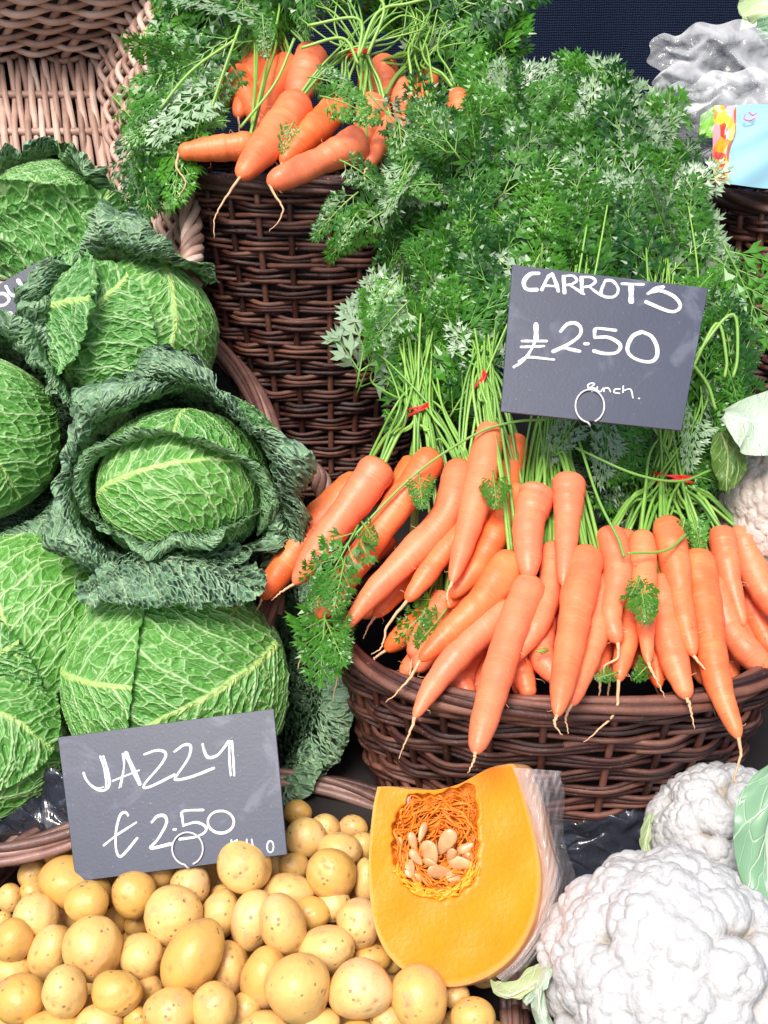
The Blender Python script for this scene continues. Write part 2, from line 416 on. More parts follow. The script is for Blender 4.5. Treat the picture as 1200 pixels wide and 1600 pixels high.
Xc, Yc, Zc = tilt(28)
cab_b, ptC = basket('brown wicker basket piled with savoy cabbages', P(45, 832, 1.14), Xc, Yc, Zc, .25, .33, .13, .85, 40, .0028, 2, M['wickm'], M['wickm'], .95, .008, 4)
Xp, Yp, Zp = tilt(14)
pot_b, ptP = basket('low dark wicker basket full of yellow potatoes', P(335, 1580, .90), Xp, Yp, Zp, .235, .225, .09, .9, 34, .0028, 2, M['wick'], M['wickr'], .85, .008, 4)

# braided handle on the front basket
def rope(mb, pts, R0, strands, turns, rr, n=140):
    p = catmull(pts, n); t = nz(np.gradient(p, axis=0)); n1 = nz(np.cross(t, UP + .3 * RT)); n2 = np.cross(t, n1)
    s = np.linspace(0, 1, n)
    for k in range(strands):
        a = 2 * math.pi * (turns * s + k / strands)
        mb.tube(p + R0 * (n1 * np.cos(a)[:, None] + n2 * np.sin(a)[:, None]), rr * rnd.uniform(.9, 1.1), 7, rnd.random())
h_ = MB()
rope(h_, [P(430, 960, 1.11), P(424, 870, 1.115), P(436, 790, 1.12), P(460, 738, 1.13), P(490, 740, 1.14), P(512, 780, 1.15), P(530, 850, 1.16)], .0062, 5, 3.0, .0052)
h_.build('handle', M['wickm'], front_b)

# woven patch for the square basket lying open at the top left
def patch(mb, A, B, C_, D_, rows, stakes, rr, bundle, outw, amp=1.4, jit=.5):
    A, B, C_, D_ = map(np.asarray, (A, B, C_, D_))
    def bl(u, v):
        u = np.asarray(u)[..., None]; v = np.asarray(v)[..., None]
        return A * (1 - u) * (1 - v) + B * u * (1 - v) + C_ * u * v + D_ * (1 - u) * v
    nrm = nz(np.cross(B - A, D_ - A)); nrm = nrm * (1 if np.dot(nrm, outw) > 0 else -1)
    for r_ in range(rows):
        n = stakes * 5 + 1; u = np.linspace(0, 1, n); v = np.full(n, (r_ + .5) / rows)
        q = math.pi * stakes * u + math.pi * ((r_ // bundle) % 2)
        j = jit / rows * (np.sin(u * 5 + rnd.random() * 6) * .5 + np.sin(u * 13 + rnd.random() * 6) * .3)
        mb.tube(bl(u, v + j) + nrm * (rr * amp * np.cos(q))[:, None], rr * rnd.uniform(.85, 1.12) * np.linspace(1.1, .9, n), 6, rnd.random())
    for k in range(stakes):
        u = np.full(8, (k + .5) / stakes); v = np.linspace(0, 1, 8)
        u = np.full(8, k / stakes); mb.tube(bl(u, v), rr * 1.1, 6, rnd.random())
bx = thing('wicker_basket', 'empty pale willow basket tipped on its side in the top left corner', 'basket', P(120, 200, 1.5))
TO = -FW
a1, a2, a3, a4 = P(-330, 92, 1.56), P(152, 92, 1.56), P(222, 520, 1.42), P(-330, 520, 1.42)
q_ = MB(); patch(q_, a4, a1, a2, a3, 50, 7, .0050, 1, TO, .9); q_.build('base_panel', M['wickl'], bx)
r1, r2, r3 = P(-330, -70, 1.40), P(262, -45, 1.40), P(308, 432, 1.20)
q_ = MB(); patch(q_, a1, a2, r2, r1, 15, 9, .0048, 1, TO, 1.6); q_.build('back_wall', M['wickl'], bx)
q_ = MB(); patch(q_, a2, a3, r3, r2, 20, 13, .0042, 1, TO, 1.8); q_.build('side_wall', M['wickl'], bx)
q_ = MB(); patch(q_, a3, a4, P(-330, 452, 1.20), r3, 16, 16, .0042, 1, UP); q_.build('front_wall', M['wickl'], bx)
q_ = MB()
rope(q_, [P(-330, -70, 1.39), r2, P(272, 60, 1.345), P(282, 200, 1.29), P(298, 340, 1.23), P(300, 405, 1.20), P(285, 440, 1.19), P(250, 445, 1.19), P(-330, 470, 1.20)], .0075, 4, 7, .0052, 300)
for k in range(0):
    rope(q_, [P(212 + 14 * k, 330 + 6 * k, 1.27 - .012 * k), P(236 + 12 * k, 390, 1.235 - .008 * k), P(262 + 8 * k, 432, 1.205), P(280 + 4 * k, 446, 1.2)], .0001, 1, 0, .0048, 30)
q_.build('rim', M['wickl'], bx)
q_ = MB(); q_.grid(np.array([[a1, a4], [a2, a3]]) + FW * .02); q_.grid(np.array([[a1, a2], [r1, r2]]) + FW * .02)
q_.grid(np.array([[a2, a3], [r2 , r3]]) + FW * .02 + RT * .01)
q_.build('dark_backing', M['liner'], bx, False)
bh = MB(); rope(bh, [P(262, 250, 1.30), P(268, 175, 1.29), P(285, 165, 1.28), P(288, 215, 1.27), P(282, 260, 1.27)], .005, 4, 2, .0045, 60)
bh.build('handle', M['wickl'], bx)

# ------------------------------------------------------------------ cabbages
def leaf_grid(C, Rr, B, Mm, L, W, q0, theta, na, nb, lift=0., ruf=.05, s0=0.03, squash=None, crown=.52):
    L, W, theta = R(L), R(W), R(theta)
    B = nz(B); Mp = nz(Mm - B * np.dot(Mm, B)); N = np.cross(B, Mp)
    s = np.linspace(s0, 1, na)[:, None]; t = np.linspace(-1, 1, nb)[None, :]
    c = crown
    # rounded leaf: map the square on a disc about its middle
    x = (s - c) / np.where(s > c, 1 - c, c); y = t + 0 * s; x = x + 0 * t
    xd = x * np.sqrt(1 - y ** 2 / 2); yd = y * np.sqrt(1 - x ** 2 / 2)
    q = np.sqrt(xd ** 2 + yd ** 2) + 1e-9
    ps = np.arctan2(yd, xd)
    wgt = 1 - np.clip((-xd - .35) / .4, 0, 1) * .9           # no curl at the stalk end
    th = theta * wgt
    xq = np.clip((q - q0) / (1 - q0), 0, None)
    tth = np.maximum(th, .02)
    tang = np.where(xq > 0, q0 + (1 - q0) * np.sin(tth * xq) / tth, q)
    k = tang / q
    amp = 1.1 * (L / 2 + W) / 2
    rad = 1 + lift + np.where(xq > 0, amp * (1 - q0) * (1 - np.cos(tth * xq)) / tth, 0)
    e1, e2, e3 = rnd.random() * 6, rnd.random() * 6, rnd.random() * 6
    rad = rad + ruf * q ** 3 * (np.sin(ps * 5 + e1) * .5 + np.sin(ps * 11 + e2) * .35 + np.sin(ps * 17 + e3) * .22) + ruf * .28 * q ** 8 * (np.sin(ps * 41 + e1) + np.sin(ps * 29 + e2)) * .6 + ruf * .25 * np.sin(ps * 3 + e2) * q
    al = (c + xd * k * np.where(xd > 0, 1 - c, c)) * L
    be = yd * k * W
    d = np.cos(be)[..., None] * (np.cos(al)[..., None] * B + np.sin(al)[..., None] * Mp) + np.sin(be)[..., None] * N
    off = d * (Rr * rad)[..., None]
    if squash is not None:
        ax, f = squash; off = off + ax * ((off @ ax) * (f - 1))[..., None]
    uv = np.stack([(c + xd * np.where(xd > 0, 1 - c, c)) * L * Rr, yd * W * Rr], -1)
    return C + off, uv
def cab_leaf(root, C, Rr, B, Mm, L, W, q0=.8, theta=60, tint=.5, lift=.02, ruf=.05, na=120, nb=120, sq=None, name='leaf', lab=None, flip=False):
    g_, uv = leaf_grid(C, Rr, B, Mm, L, W, q0, theta, na, nb, lift, ruf, squash=sq)
    mb = MB(); mb.grid(g_, uv)
    # normals outward
    i, j = na // 2, nb // 2
    n_ = np.cross(g_[i + 1, j] - g_[i, j], g_[i, j + 1] - g_[i, j])
    if (np.dot(n_, g_[i, j] - C) < 0) != flip:
        mb = MB(); mb.grid(g_, uv, flip=True)
    o = mb.build(name, M['savoy'], root); o['tint'] = float(tint); o['seed'] = rnd.random()
    if lab: o['label'] = lab
    return o
def ring_leaf(root, C, Rr, a0, a1, tf, k, rr=.13, roll=200, tint=.6, ruf=.04, t0=150, sq=None, na=110, nb=190, name='rolled_leaf', axis=(0, 0, 1)):
    ax = D3(*axis); e1 = nz(RT - ax * np.dot(RT, ax)); e2 = np.cross(ax, e1); e2 = e2 if np.dot(e2, UP) > 0 else -e2
    t = np.linspace(-1, 1, nb)[None, :]; v = np.linspace(0, 1, na)[:, None]
    p1, p2, p3 = rnd.random() * 6, rnd.random() * 6, rnd.random() * 6
    R_ = np.radians; phi = R((a0 + a1) / 2) + R((a1 - a0) / 2) * t * (1 - .25 * (1 - v)) + 0 * v
    end = np.abs(t) ** 3
    tfe = R_(tf + (105 - tf) * .55 * end + 5 * np.sin(t * 4 + p1) + 3 * np.sin(t * 9 + p2))
    vf = .58
    x = np.clip((v - vf) / (1 - vf), 0, 1); th_ = R(roll) * (.75 + .25 * np.sin(t * 5 + p3)) * x
    tt = np.where(v < vf, R(t0) + (tfe - R(t0)) * v / vf, tfe)
    rre = rr * (1 - .45 * end) * (1 + .25 * np.sin(t * 7 + p2))
    # at the fold the leaf turns away from the head: first forward, then outward and back
    fwd = rre * np.sin(th_); out = rre * (1 - np.cos(th_))
    w_ = (v ** 2) * (1 + x)
    wob = ruf * w_ * (np.sin(t * 13 + p1) * .5 + np.sin(t * 23 + p2) * .35 + np.sin(t * 37 + p3) * .2)
    kk = k + wob
    tang = fwd / k
    ang = tt - tang
    rad = kk + out
    d = np.cos(ang)[..., None] * ax + np.sin(ang)[..., None] * (np.cos(phi)[..., None] * e1 + np.sin(phi)[..., None] * e2)
    off = d * (Rr * rad)[..., None]
    if sq is not None: off = off + sq[0] * ((off @ sq[0]) * (sq[1] - 1))[..., None]
    L = np.concatenate([np.zeros((1, nb)), np.cumsum(np.linalg.norm(np.diff(off, axis=0), axis=2), axis=0)])
    uv = np.stack([L, (phi - R((a0 + a1) / 2)) * Rr * 1.1 * np.minimum(1, .35 + np.sin(tt))], -1)
    g_ = C + off; mb = MB(); i, j = na // 4, nb // 2
    n_ = np.cross(g_[i + 1, j] - g_[i, j], g_[i, j + 1] - g_[i, j])
    mb.grid(g_, uv, flip=bool(np.dot(n_, g_[i, j] - C) < 0))
    o = mb.build(name, M['savoy'], root); o['tint'] = float(tint); o['seed'] = rnd.random()
    return o
def cabbage(label, px, py, d, rpx, leaves, head_tint=.15, sq=None, hk=.95):
    C = P(px, py, d); Rr = rpx * d / F
    root = thing('savoy_cabbage', label, 'cabbage', C, 'savoy cabbages piled in the basket')
    for lf in leaves:
        lf = dict(lf)
        if 'ring' in lf:
            a_ = lf.pop('ring'); ring_leaf(root, C, Rr, *a_, sq=lf.pop('sq', sq), **lf); continue
        B = D3(*lf.pop('B')); Mm = D3(*lf.pop('M')); sh = lf.pop('sh', (0, 0, 0)); k = lf.pop('k', 1.)
        C2 = C + (sh[0] * RT + sh[1] * UP - sh[2] * FW) * Rr
        cab_leaf(root, C2, Rr * k, B, Mm, sq=lf.pop('sq', sq), **lf)
    # tight inner head: a closed ball of three overlapping leaves
    for i in range(3):
        a = i * 2.1 + px
        cab_leaf(root, C, Rr * hk, D3(.3 * math.cos(a), .3 * math.sin(a), -1), D3(math.cos(a), math.sin(a), .4), 200, 88, .99, 5, head_tint + .1, .0, .01, 100, 110, sq, 'head_leaf')
    return root
# centre cabbage, seen from above, rings of curled leaves round a pale heart
cabbage('open savoy with dark curled outer leaves ringing a pale heart, middle of the pile', 283, 762, 1.09, 134, [
    dict(B=(-1, -.2, .15), M=(.3, .35, 1), L=175, W=88, q0=.97, theta=10, tint=.1, lift=.0, ruf=.01, k=.97),
    dict(ring=(-35, 205, 44, 1.05), rr=.12, tint=.4, ruf=.03),
    dict(ring=(188, 352, 46, 1.02), rr=.13, tint=.6, ruf=.03),
    dict(ring=(80, 262, 63, 1.26), rr=.17, tint=.9, ruf=.05, name='outer_leaf'),
    dict(ring=(-48, 118, 64, 1.36), rr=.2, tint=1., ruf=.06, name='outer_leaf'),
    dict(ring=(205, 335, 64, 1.22), rr=.16, tint=.95, ruf=.05, name='outer_leaf'),
    dict(ring=(-80, 10, 76, 1.16), rr=.14, tint=.85, ruf=.05, name='outer_leaf'),
], .1, sq=(UP, .88), hk=.93)
# big bright cabbage with broad midrib above the lower price board
cabbage('big green savoy with a thick yellow midrib, right behind the lower chalkboard', 284, 1062, 1.08, 174, [
    dict(B=(1, .42, .3), M=(-.4, -.38, 1), L=150, W=84, q0=.94, theta=20, tint=.3, lift=.03, ruf=.015, na=170, nb=170),
    dict(B=(-1, .1, -.3), M=(-.5, .1, 1), L=95, W=80, q0=.9, theta=30, tint=.2, lift=.05, ruf=.03),
    dict(B=(-.75, .75, .25), M=(.98, .66, .55), L=84, W=29, q0=.7, theta=50, tint=1., lift=.12, ruf=.05, k=1.1, name='curled_leaf', flip=True),
    dict(B=(0, .1, -1), M=(1, -.2, .1), L=112, W=70, q0=.66, theta=120, tint=1., lift=.14, ruf=.06, k=1.1, name='outer_leaf'),
    dict(B=(0, .1, -1), M=(.8, -.8, .0), L=110, W=60, q0=.7, theta=90, tint=.9, lift=.14, ruf=.07, k=1.1, name='outer_leaf'),
], .2)
cabbage('pale shiny savoy head at the left edge under the centre cabbage', 40, 975, 1.12, 152, [
    dict(B=(.3, -1, -.1), M=(-.1, .8, 1), L=160, W=84, q0=.96, theta=10, tint=.0, lift=.02, ruf=.015, na=150, nb=150),
    dict(B=(-1, -.6, -.2), M=(-.5, -.55, 1), L=110, W=60, q0=.9, theta=30, tint=.6, lift=.05, ruf=.03),
], .0)
cabbage('yellow green savoy in the bottom left corner beside the lower chalkboard', -14, 1165, 1.06, 124, [
    dict(B=(-1, .5, .1), M=(.4, .7, 1), L=135, W=70, q0=.93, theta=20, tint=.3, lift=.06, ruf=.02),
    dict(B=(-.4, -1, .1), M=(.3, .2, 1), L=150, W=84, q0=.96, theta=10, tint=.05, lift=.02, ruf=.015),
], .05)
cabbage('rounded savoy head cut off by the left edge, level with the centre cabbage', -34, 690, 1.12, 130, [
    dict(B=(-.6, 1, .1), M=(.5, -.1, 1), L=150, W=84, q0=.95, theta=10, tint=.25, lift=.02, ruf=.015, na=150, nb=150),
    dict(B=(-.1, .1, -1), M=(.2, -1, .0), L=120, W=70, q0=.72, theta=120, tint=.9, lift=.08, ruf=.06, k=1.06, name='rolled_leaf'),
    dict(B=(-.1, .1, -1), M=(.35, 1, .1), L=112, W=74, q0=.66, theta=110, tint=.85, lift=.12, ruf=.07, k=1.15, name='outer_leaf'),
], .15)
cabbage('savoy with a folded grey green front leaf, against the basket rim above the centre cabbage', 214, 528, 1.16, 124, [
    dict(B=(.2, 1, .1), M=(.75, -.1, 1), L=140, W=60, q0=.97, theta=5, tint=.12, lift=.02, ruf=.015, na=140, nb=140),
    dict(B=(-.9, -.9, .3), M=(-.1, .4, 1), L=105, W=56, q0=.80, theta=55, tint=.55, lift=.07, ruf=.05),
    dict(ring=(30, 175, 56, 1.16), rr=.20, tint=.85, ruf=.06),
    dict(ring=(130, 250, 58, 1.12), rr=.16, tint=.7, ruf=.06),
    dict(B=(-1, .1, .1), M=(-.5, .25, 1), L=76, W=40, q0=.7, theta=60, tint=.85, lift=.16, ruf=.08, k=1.05, name='folded_leaf'),
    dict(B=(-.1, -.5, -1), M=(-1, -.1, .6), L=130, W=72, q0=.64, theta=80, tint=.7, lift=.10, ruf=.07, k=1.1, name='outer_leaf'),
    dict(B=(-.1, .3, -1), M=(-.5, -1, .5), L=130, W=60, q0=.72, theta=40, tint=.8, lift=.08, ruf=.05, k=1.05, name='outer_leaf'),
], .1)
cabbage('loose savoy with wide open upright leaves, topmost at the left edge', 80, 372, 1.26, 124, [
    dict(B=(.15, -1, .35), M=(-.5, .7, .8), L=92, W=70, q0=.62, theta=75, tint=.35, lift=.10, ruf=.08, k=1.0),
    dict(B=(.1, -1, .3), M=(.9, .5, .8), L=92, W=60, q0=.66, theta=65, tint=.45, lift=.10, ruf=.09, k=1.05),
    dict(ring=(75, 200, 60, 1.04), rr=.10, tint=.9, ruf=.06, name='outer_leaf'),
    dict(ring=(0, 95, 60, 1.04), rr=.10, tint=.6, ruf=.07, name='outer_leaf'),
], .3)

# ------------------------------------------------------------------ carrots
prof_t = [0, .012, .035, .09, .2, .45, .7, .86, .95, .985, 1]
prof_f = [.30, .62, .86, .99, 1, .90, .70, .48, .30, .18, .05]
def carrot(root, pts, w_, d_of, lay, blunt=0., tail=None, label=None):
    pp = np.array(pts, float); dd = np.array([d_of(x, y) for x, y in pp]) + lay
    cen = PV(pp[:, 0], pp[:, 1], dd)
    n = 60; p = catmull(cen, n); t = np.linspace(0, 1, n)
    t2 = np.concatenate([np.linspace(0, .08, 14), np.linspace(.1, .93, 38), np.linspace(.94, 1, 10)])
    p = np.stack([np.interp(t2, t, p[:, i]) for i in range(3)], 1)
    f = np.interp(t2, prof_t, prof_f)
    fb = np.interp(t2, [0, .012, .035, .09, .3, .7, .9, .96, .985, 1], [.3, .62, .86, .99, 1, .93, .78, .58, .35, .08])
    f = f * (1 - blunt) + fb * blunt
    r0 = w_ * .92 / 2 * dd.mean() / F
    f = f * (1 + .05 * rnd.uniform(-1, 1) * np.sin(t2 * rnd.uniform(8, 14) + rnd.random() * 6)) * (1 + .025 * np.sin(t2 * 23 + w_) + .018 * np.sin(t2 * 51 + w_ * 3) + .05 * np.sin(t2 * 7 + w_ * 1.7))
    k = 20
    tg = nz(np.gradient(p, axis=0)); n1 = nz(np.cross(tg, -FW + .01 * UP)); n2 = np.cross(tg, n1)
    th = np.arange(k) * 2 * math.pi / k
    ph = rnd.random() * 6
    rr = r0 * f[:, None] * (1 + .03 * np.sin(2 * th + ph + 3 * t2[:, None])[...] + .015 * np.sin(3 * th + t2[:, None] * 9 + ph))
    g_ = p[:, None] + rr[..., None] * (n1[:, None] * np.cos(th)[None, :, None] + n2[:, None] * np.sin(th)[None, :, None])
    g_ = np.concatenate([np.repeat((p[:1] + tg[:1] * r0 * .12)[:, None], k, 1), g_, np.repeat(p[-1:, None], k, 1)], 0)
    L = np.concatenate([[0], np.cumsum(np.linalg.norm(np.diff(p, axis=0), axis=1))])
    Lf = np.concatenate([[0], L, [L[-1]]]); tf = np.concatenate([[0], t2, [1]])
    uv = np.stack(np.broadcast_arrays((th / (2 * math.pi) + rnd.random())[None, :], Lf[:, None] + rnd.random()), -1)
    mb = MB(); mb.grid(g_, uv, np.repeat(tf, k), cv=True, flip=True)
    o = mb.build('carrot', M['carrot'], root)
    if label: o['label'] = label
    sub(o, root)
    if tail is None and rnd.random() < .6:
        a = pp[-1]; dr = nz(pp[-1] - pp[-2]) * rnd.uniform(15, 38)
        tail = [tuple(a + dr * .5 + A3(rnd.uniform(-5, 5), 2)), tuple(a + dr + A3(rnd.uniform(-12, 12), 12))]
    if tail:
        tp = np.vstack([pp[-1:] * .97 + pp[-2:-1] * .03, np.array(tail, float)])
        c_ = PV(tp[:, 0], tp[:, 1], np.full(len(tp), dd[-1]) + np.linspace(0, -.004, len(tp)))
        tb = MB(); q = catmull(c_, 22); q[3:] += nr.normal(0, .0003, (19, 3))
        tb.tube(q, np.linspace(.0016, .0003, 22), 6); tb.build('root_tip', M['root'], o)
    hb = MB()
    for _ in range(rnd.randint(5, 9)):
        i = rnd.randint(8, 55); a = rnd.random() * 6.28
        nn = n1[i] * math.cos(a) + n2[i] * math.sin(a); s0 = p[i] + nn * r0 * f[i] * .98
        s1 = s0 + nn * rnd.uniform(.002, .005) + tg[i] * rnd.uniform(-.001, .003); s2 = s1 + tg[i] * rnd.uniform(-.003, .004) + nn * .001
        hb.tube(catmull([s0, s1, s2], 5), np.array([.0003, .00025, .0002, .00016, .0001]), 3)
    hb.build('rootlets', M['root'], o)
    return cen[0], nz(cen[0] - cen[1])
def dlow(x, y): return .888 + (1100 - y) * .00040 + .055 * ((x - 870) / 345) ** 2
def dup(x, y): return 1.13 + (300 - y) * .0006

# --- fronds
def frond_template(np_=6, ns=2, seed=0):
    r = random.Random(seed); Q = []; S = []
    def blade(p, a, l, w_):
        dx, dy = math.cos(a), math.sin(a); z0 = r.uniform(-.012, .012); f = .55
        p1 = (p[0] + dx * l * f - dy * w_, p[1] + dy * l * f + dx * w_); p2 = (p[0] + dx * l * f + dy * w_, p[1] + dy * l * f - dx * w_)
        Q.append([(p[0], p[1], 0), (p2[0], p2[1], z0 + .007), (p[0] + dx * l, p[1] + dy * l, r.uniform(-.03, .02)), (p1[0], p1[1], z0 + .007)])
    def strip(p, a, l, w_):
        dx, dy = math.cos(a), math.sin(a)
        S.append([(p[0] - dy * w_, p[1] + dx * w_, .001), (p[0] + dy * w_, p[1] - dx * w_, .001), (p[0] + dx * l + dy * w_ * .4, p[1] + dy * l - dx * w_ * .4, .001), (p[0] + dx * l - dy * w_ * .4, p[1] + dy * l + dx * w_ * .4, .001)])
    def lobes(p, a, l):
        blade(p, a, l, l * .125)
        for sg in (-1, 1):
            q = (p[0] + math.cos(a) * l * .22, p[1] + math.sin(a) * l * .22)
            blade(q, a + sg * r.uniform(.42, .65), l * .70, l * .10)
    for i in range(np_):
        s = .10 + .84 * (i / np_) ** .9
        for sg in (-1, 1):
            l = .36 * (1 - s) ** .65 * r.uniform(.85, 1.15) + .05; a = sg * (r.uniform(.6, .9) - .25 * s)
            p0 = (s + r.uniform(-.02, .02), 0); strip(p0, a, l * .8, .005)
            m = 2 if l > .2 else 1
            for j in range(m):
                u = .30 + .42 * j; q = (p0[0] + math.cos(a) * l * u, p0[1] + math.sin(a) * l * u)
                for s2 in (-1, 1):
                    lobes(q, a + s2 * r.uniform(.5, .75), (.07 + l * .36) * (1.1 - .5 * u) * r.uniform(.85, 1.2))
            lobes((p0[0] + math.cos(a) * l * .7, p0[1] + math.sin(a) * l * .7), a, .16 * (.6 + .4 * (1 - s)))
    lobes((.90, 0), 0, .17)
    return np.array(Q), np.array(S)
TPL = [frond_template(6, 2, 1), frond_template(5, 2, 2), frond_template(6, 2, 3), frond_template(4, 2, 4), frond_template(7, 2, 5)]
assert True
def add_frond(lm, sm, p0, p1, sag, nrm, width=1., var=.5, stem_a=.4):
    Q, S = TPL[rnd.randrange(5)]
    p0 = np.asarray(p0); p1 = np.asarray(p1); L = np.linalg.norm(p1 - p0)
    mid = (p0 + p1) / 2 + sag
    def cur(s):
        s = s[..., None]; return p0 * (1 - s) ** 2 + 2 * mid * s * (1 - s) + p1 * s ** 2
    def tan(s):
        s = s[..., None]; return nz(2 * (mid - p0) * (1 - s) + 2 * (p1 - mid) * s)
    c1, c2 = rnd.uniform(-.9, .5), rnd.uniform(-.3, .3)
    var = var * 1.1 - .05 if rnd.random() > .05 else 1.4
    for X, mb, aa in ((Q, lm, var), (S, sm, stem_a)):
        V = X.reshape(-1, 3); s = V[:, 0]; t = tan(s); sd = nz(np.cross(t, nrm)); n_ = np.cross(sd, t)
        y = V[:, 1] * width
        pos = cur(s) + L * (sd * y[:, None] + n_ * (V[:, 2] * 1.5 + c1 * y ** 2 * 1.6 + c2 * y)[:, None])
        k = np.arange(len(V)).reshape(-1, 4)[:, ::-1]
        mb.add(pos, k, None, np.repeat(np.clip(aa + nr.normal(0, .12, len(k)), 0, 1), 4))
    sm.tube(cur(np.linspace(0, 1, 10)), np.linspace(.0011, .0004, 10), 4, stem_a, ref=nrm + .01)
def inpoly(x, y, poly):
    c = False; j = len(poly) - 1
    for i in range(len(poly)):
        xi, yi = poly[i]; xj, yj = poly[j]
        if (yi > y) != (yj > y) and x < (xj - xi) * (y - yi) / (yj - yi) + xi: c = not c
        j = i
    return c
class Bunch:
    def __init__(s, label, band, d, group):
        s.root = thing('carrot_bunch', label, 'carrots', P(band[0], band[1], d), group)
        s.band = band; s.d = d; s.lm = MB(); s.sm = MB(); s.heads = []
    def car(s, pts, w_, lay, dof, **k):
        s.heads.append(carrot(s.root, pts, w_, dof, lay, **k))
    def stalks(s, targets, per=4, spread=.006, thick=.0016, pin=True):
        B = P(s.band[0], s.band[1], s.d)
        for (h, dr) in s.heads[:9]:
            for k in range(per):
                o = nr.normal(0, 1, 3) * spread * .8 + RT * float(np.clip(np.dot(h - B, RT), -.06, .06)) * .28
                tg = targets[rnd.randrange(len(targets))]
                T = P(tg[0] + rnd.uniform(-25, 25), tg[1] + rnd.uniform(-25, 25), tg[2] + rnd.uniform(.0, .04))
                h0 = h + nr.normal(0, .0022, 3)
                pts = [h0 - dr * .004, h0 * .55 + (B + o) * .45 + UP * .004, B + o, B * .5 + T * .5 + nr.normal(0, .009, 3) + UP * .006, T]
                n = 30
                s.sm.tube(catmull(pts, n), np.linspace(thick * rnd.uniform(.9, 1.3), thick * .45, n), 6, rnd.uniform(.35, 1))
    def bandring(s, w_=30, ang=0., n=3):
        mb = MB(); c = P(s.band[0], s.band[1], s.d); r = w_ / 2 * s.d / F
        for k in range(n):
            th = np.linspace(0, 2 * math.pi, 40)
            ax = RT * math.cos(ang) + UP * math.sin(ang); n2 = np.cross(ax, FW)
            tl = .25 * math.sin(k * 2.1)
            mb.tube(c + r * (ax * np.cos(th)[:, None] - FW * (np.sin(th) * .8)[:, None]) + n2 * (r * tl * np.cos(th) + (k - 1) * .0016)[:, None], .0011, 6, ref=n2)
        mb.build('rubber_band', M['band'], s.root)
    def fronds(s, poly, n, dfun, lpx=(80, 150), ang=(-90, 60), dj=.03, lo=0., gx=None):
        x0, x1 = min(p[0] for p in poly), max(p[0] for p in poly); y0, y1 = min(p[1] for p in poly), max(p[1] for p in poly)
        c = 0; tries = 0
        n = int(n * 1.05)
        while c < n and tries < n * 60:
            tries += 1
            x, y = rnd.uniform(x0, x1), rnd.uniform(y0, y1)
            if not inpoly(x, y, poly): continue
            c += 1
            lay = rnd.random(); d = dfun(x, y) + dj * 1.5 * lay - .006
            a = R(ang[0] + rnd.uniform(-1, 1) * ang[1]); l = rnd.uniform(*lpx) * 1.5
            if gx: a += R(gx(x, y))
            bx_, by_ = x - math.cos(a) * l * .5, y - math.sin(a) * l * .5
            ex, ey = x + math.cos(a) * l * .5, y + math.sin(a) * l * .5
            nrm = nz(-FW + nr.normal(0, .42, 3) + UP * .25)
            if rnd.random() < .15: nrm = -nrm  # some fronds turned over: their whitened backs stand in for glossy highlights
            add_frond(s.lm, s.sm, P(bx_, by_, d + .012), P(ex, ey, d + rnd.uniform(-.02, .02)), UP * rnd.uniform(0, .014) - FW * rnd.uniform(0, .015), nrm, rnd.uniform(.8, 1.1), rnd.random(), rnd.uniform(.1, .8))
    def hand(s, items, d, n_=None, w_=1.):
        for (x0, y0, x1, y1, *r) in items:
            dd = r[0] if r else d
            add_frond(s.lm, s.sm, P(x0, y0, dd), P(x1, y1, dd), UP * .006 - FW * .004, nz(-FW + nr.normal(0, .25, 3)), w_, rnd.uniform(.4, 1), .5)
    def done(s):
        if s.sm.n: s.sm.build('stalks', M['stem'], s.root)
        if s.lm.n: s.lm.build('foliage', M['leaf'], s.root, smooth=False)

G1 = 'carrot bunches heaped in the front basket'; G2 = 'carrot bunches on the tall basket'
def dfol(x, y): return 1.075 + max(0, (640 - y)) / 640 * .15 - .03 * math.exp(-((x - 850) / 200) ** 2) - max(0, y - 560) * .0002
# L1 : left bunch of the front basket
L1 = Bunch('carrot bunch fanned over the left side of the front basket, beside the braided handle', (655, 640), 1.07, G1)
L1.car([(566, 745), (505, 808), (452, 873), (408, 936)], 62, .012, dlow, blunt=.6, tail=None)
L1.car([(598, 722), (553, 785), (505, 848), (459, 914)], 64, -.008, dlow, blunt=.3, tail=[(440, 925), (425, 938)])
L1.car([(645, 716), (606, 800), (560, 880)], 42, .022, dlow)
L1.car([(680, 706), (628, 782), (565, 868), (494, 968)], 56, -.016, dlow, blunt=.75, tail=[(480, 1000), (465, 1045)])
L1.car([(712, 800), (650, 880), (585, 965)], 50, .025, dlow, blunt=.5)
L1.car([(720, 722), (700, 800), (640, 868), (580, 930), (537, 985)], 60, -.012, dlow, tail=[(532, 1040), (520, 1092)])
L1.car([(755, 800), (704, 850), (668, 895), (635, 940)], 42, -.006, dlow, blunt=.5, tail=[(605, 980), (597, 1010), (579, 1023)])
for (x, y, a) in [(640, 985, -50), (600, 930, -45), (660, 1020, -40), (560, 880, -48)]:
    c_, s_ = math.cos(R(a)), math.sin(R(a)); L1.car([(x - s_ * 70, y - c_ * 70), (x, y), (x + s_ * 50, y + c_ * 50)], 46, .045 + .01 * rnd.random(), dlow, blunt=.4)
L1.stalks([(640, 470, 1.15), (600, 400, 1.17), (690, 430, 1.15), (580, 560, 1.14), (720, 350, 1.18), (650, 330, 1.18)], 5, .005)
L1.bandring(36, .4)
PL1 = [(640, 300), (760, 260), (790, 400), (780, 620), (700, 640), (600, 560), (565, 540), (600, 400)]
L1.fronds(PL1, 44, lambda x, y: dfol(x, y) + .005, (75, 130), (-100, 55))
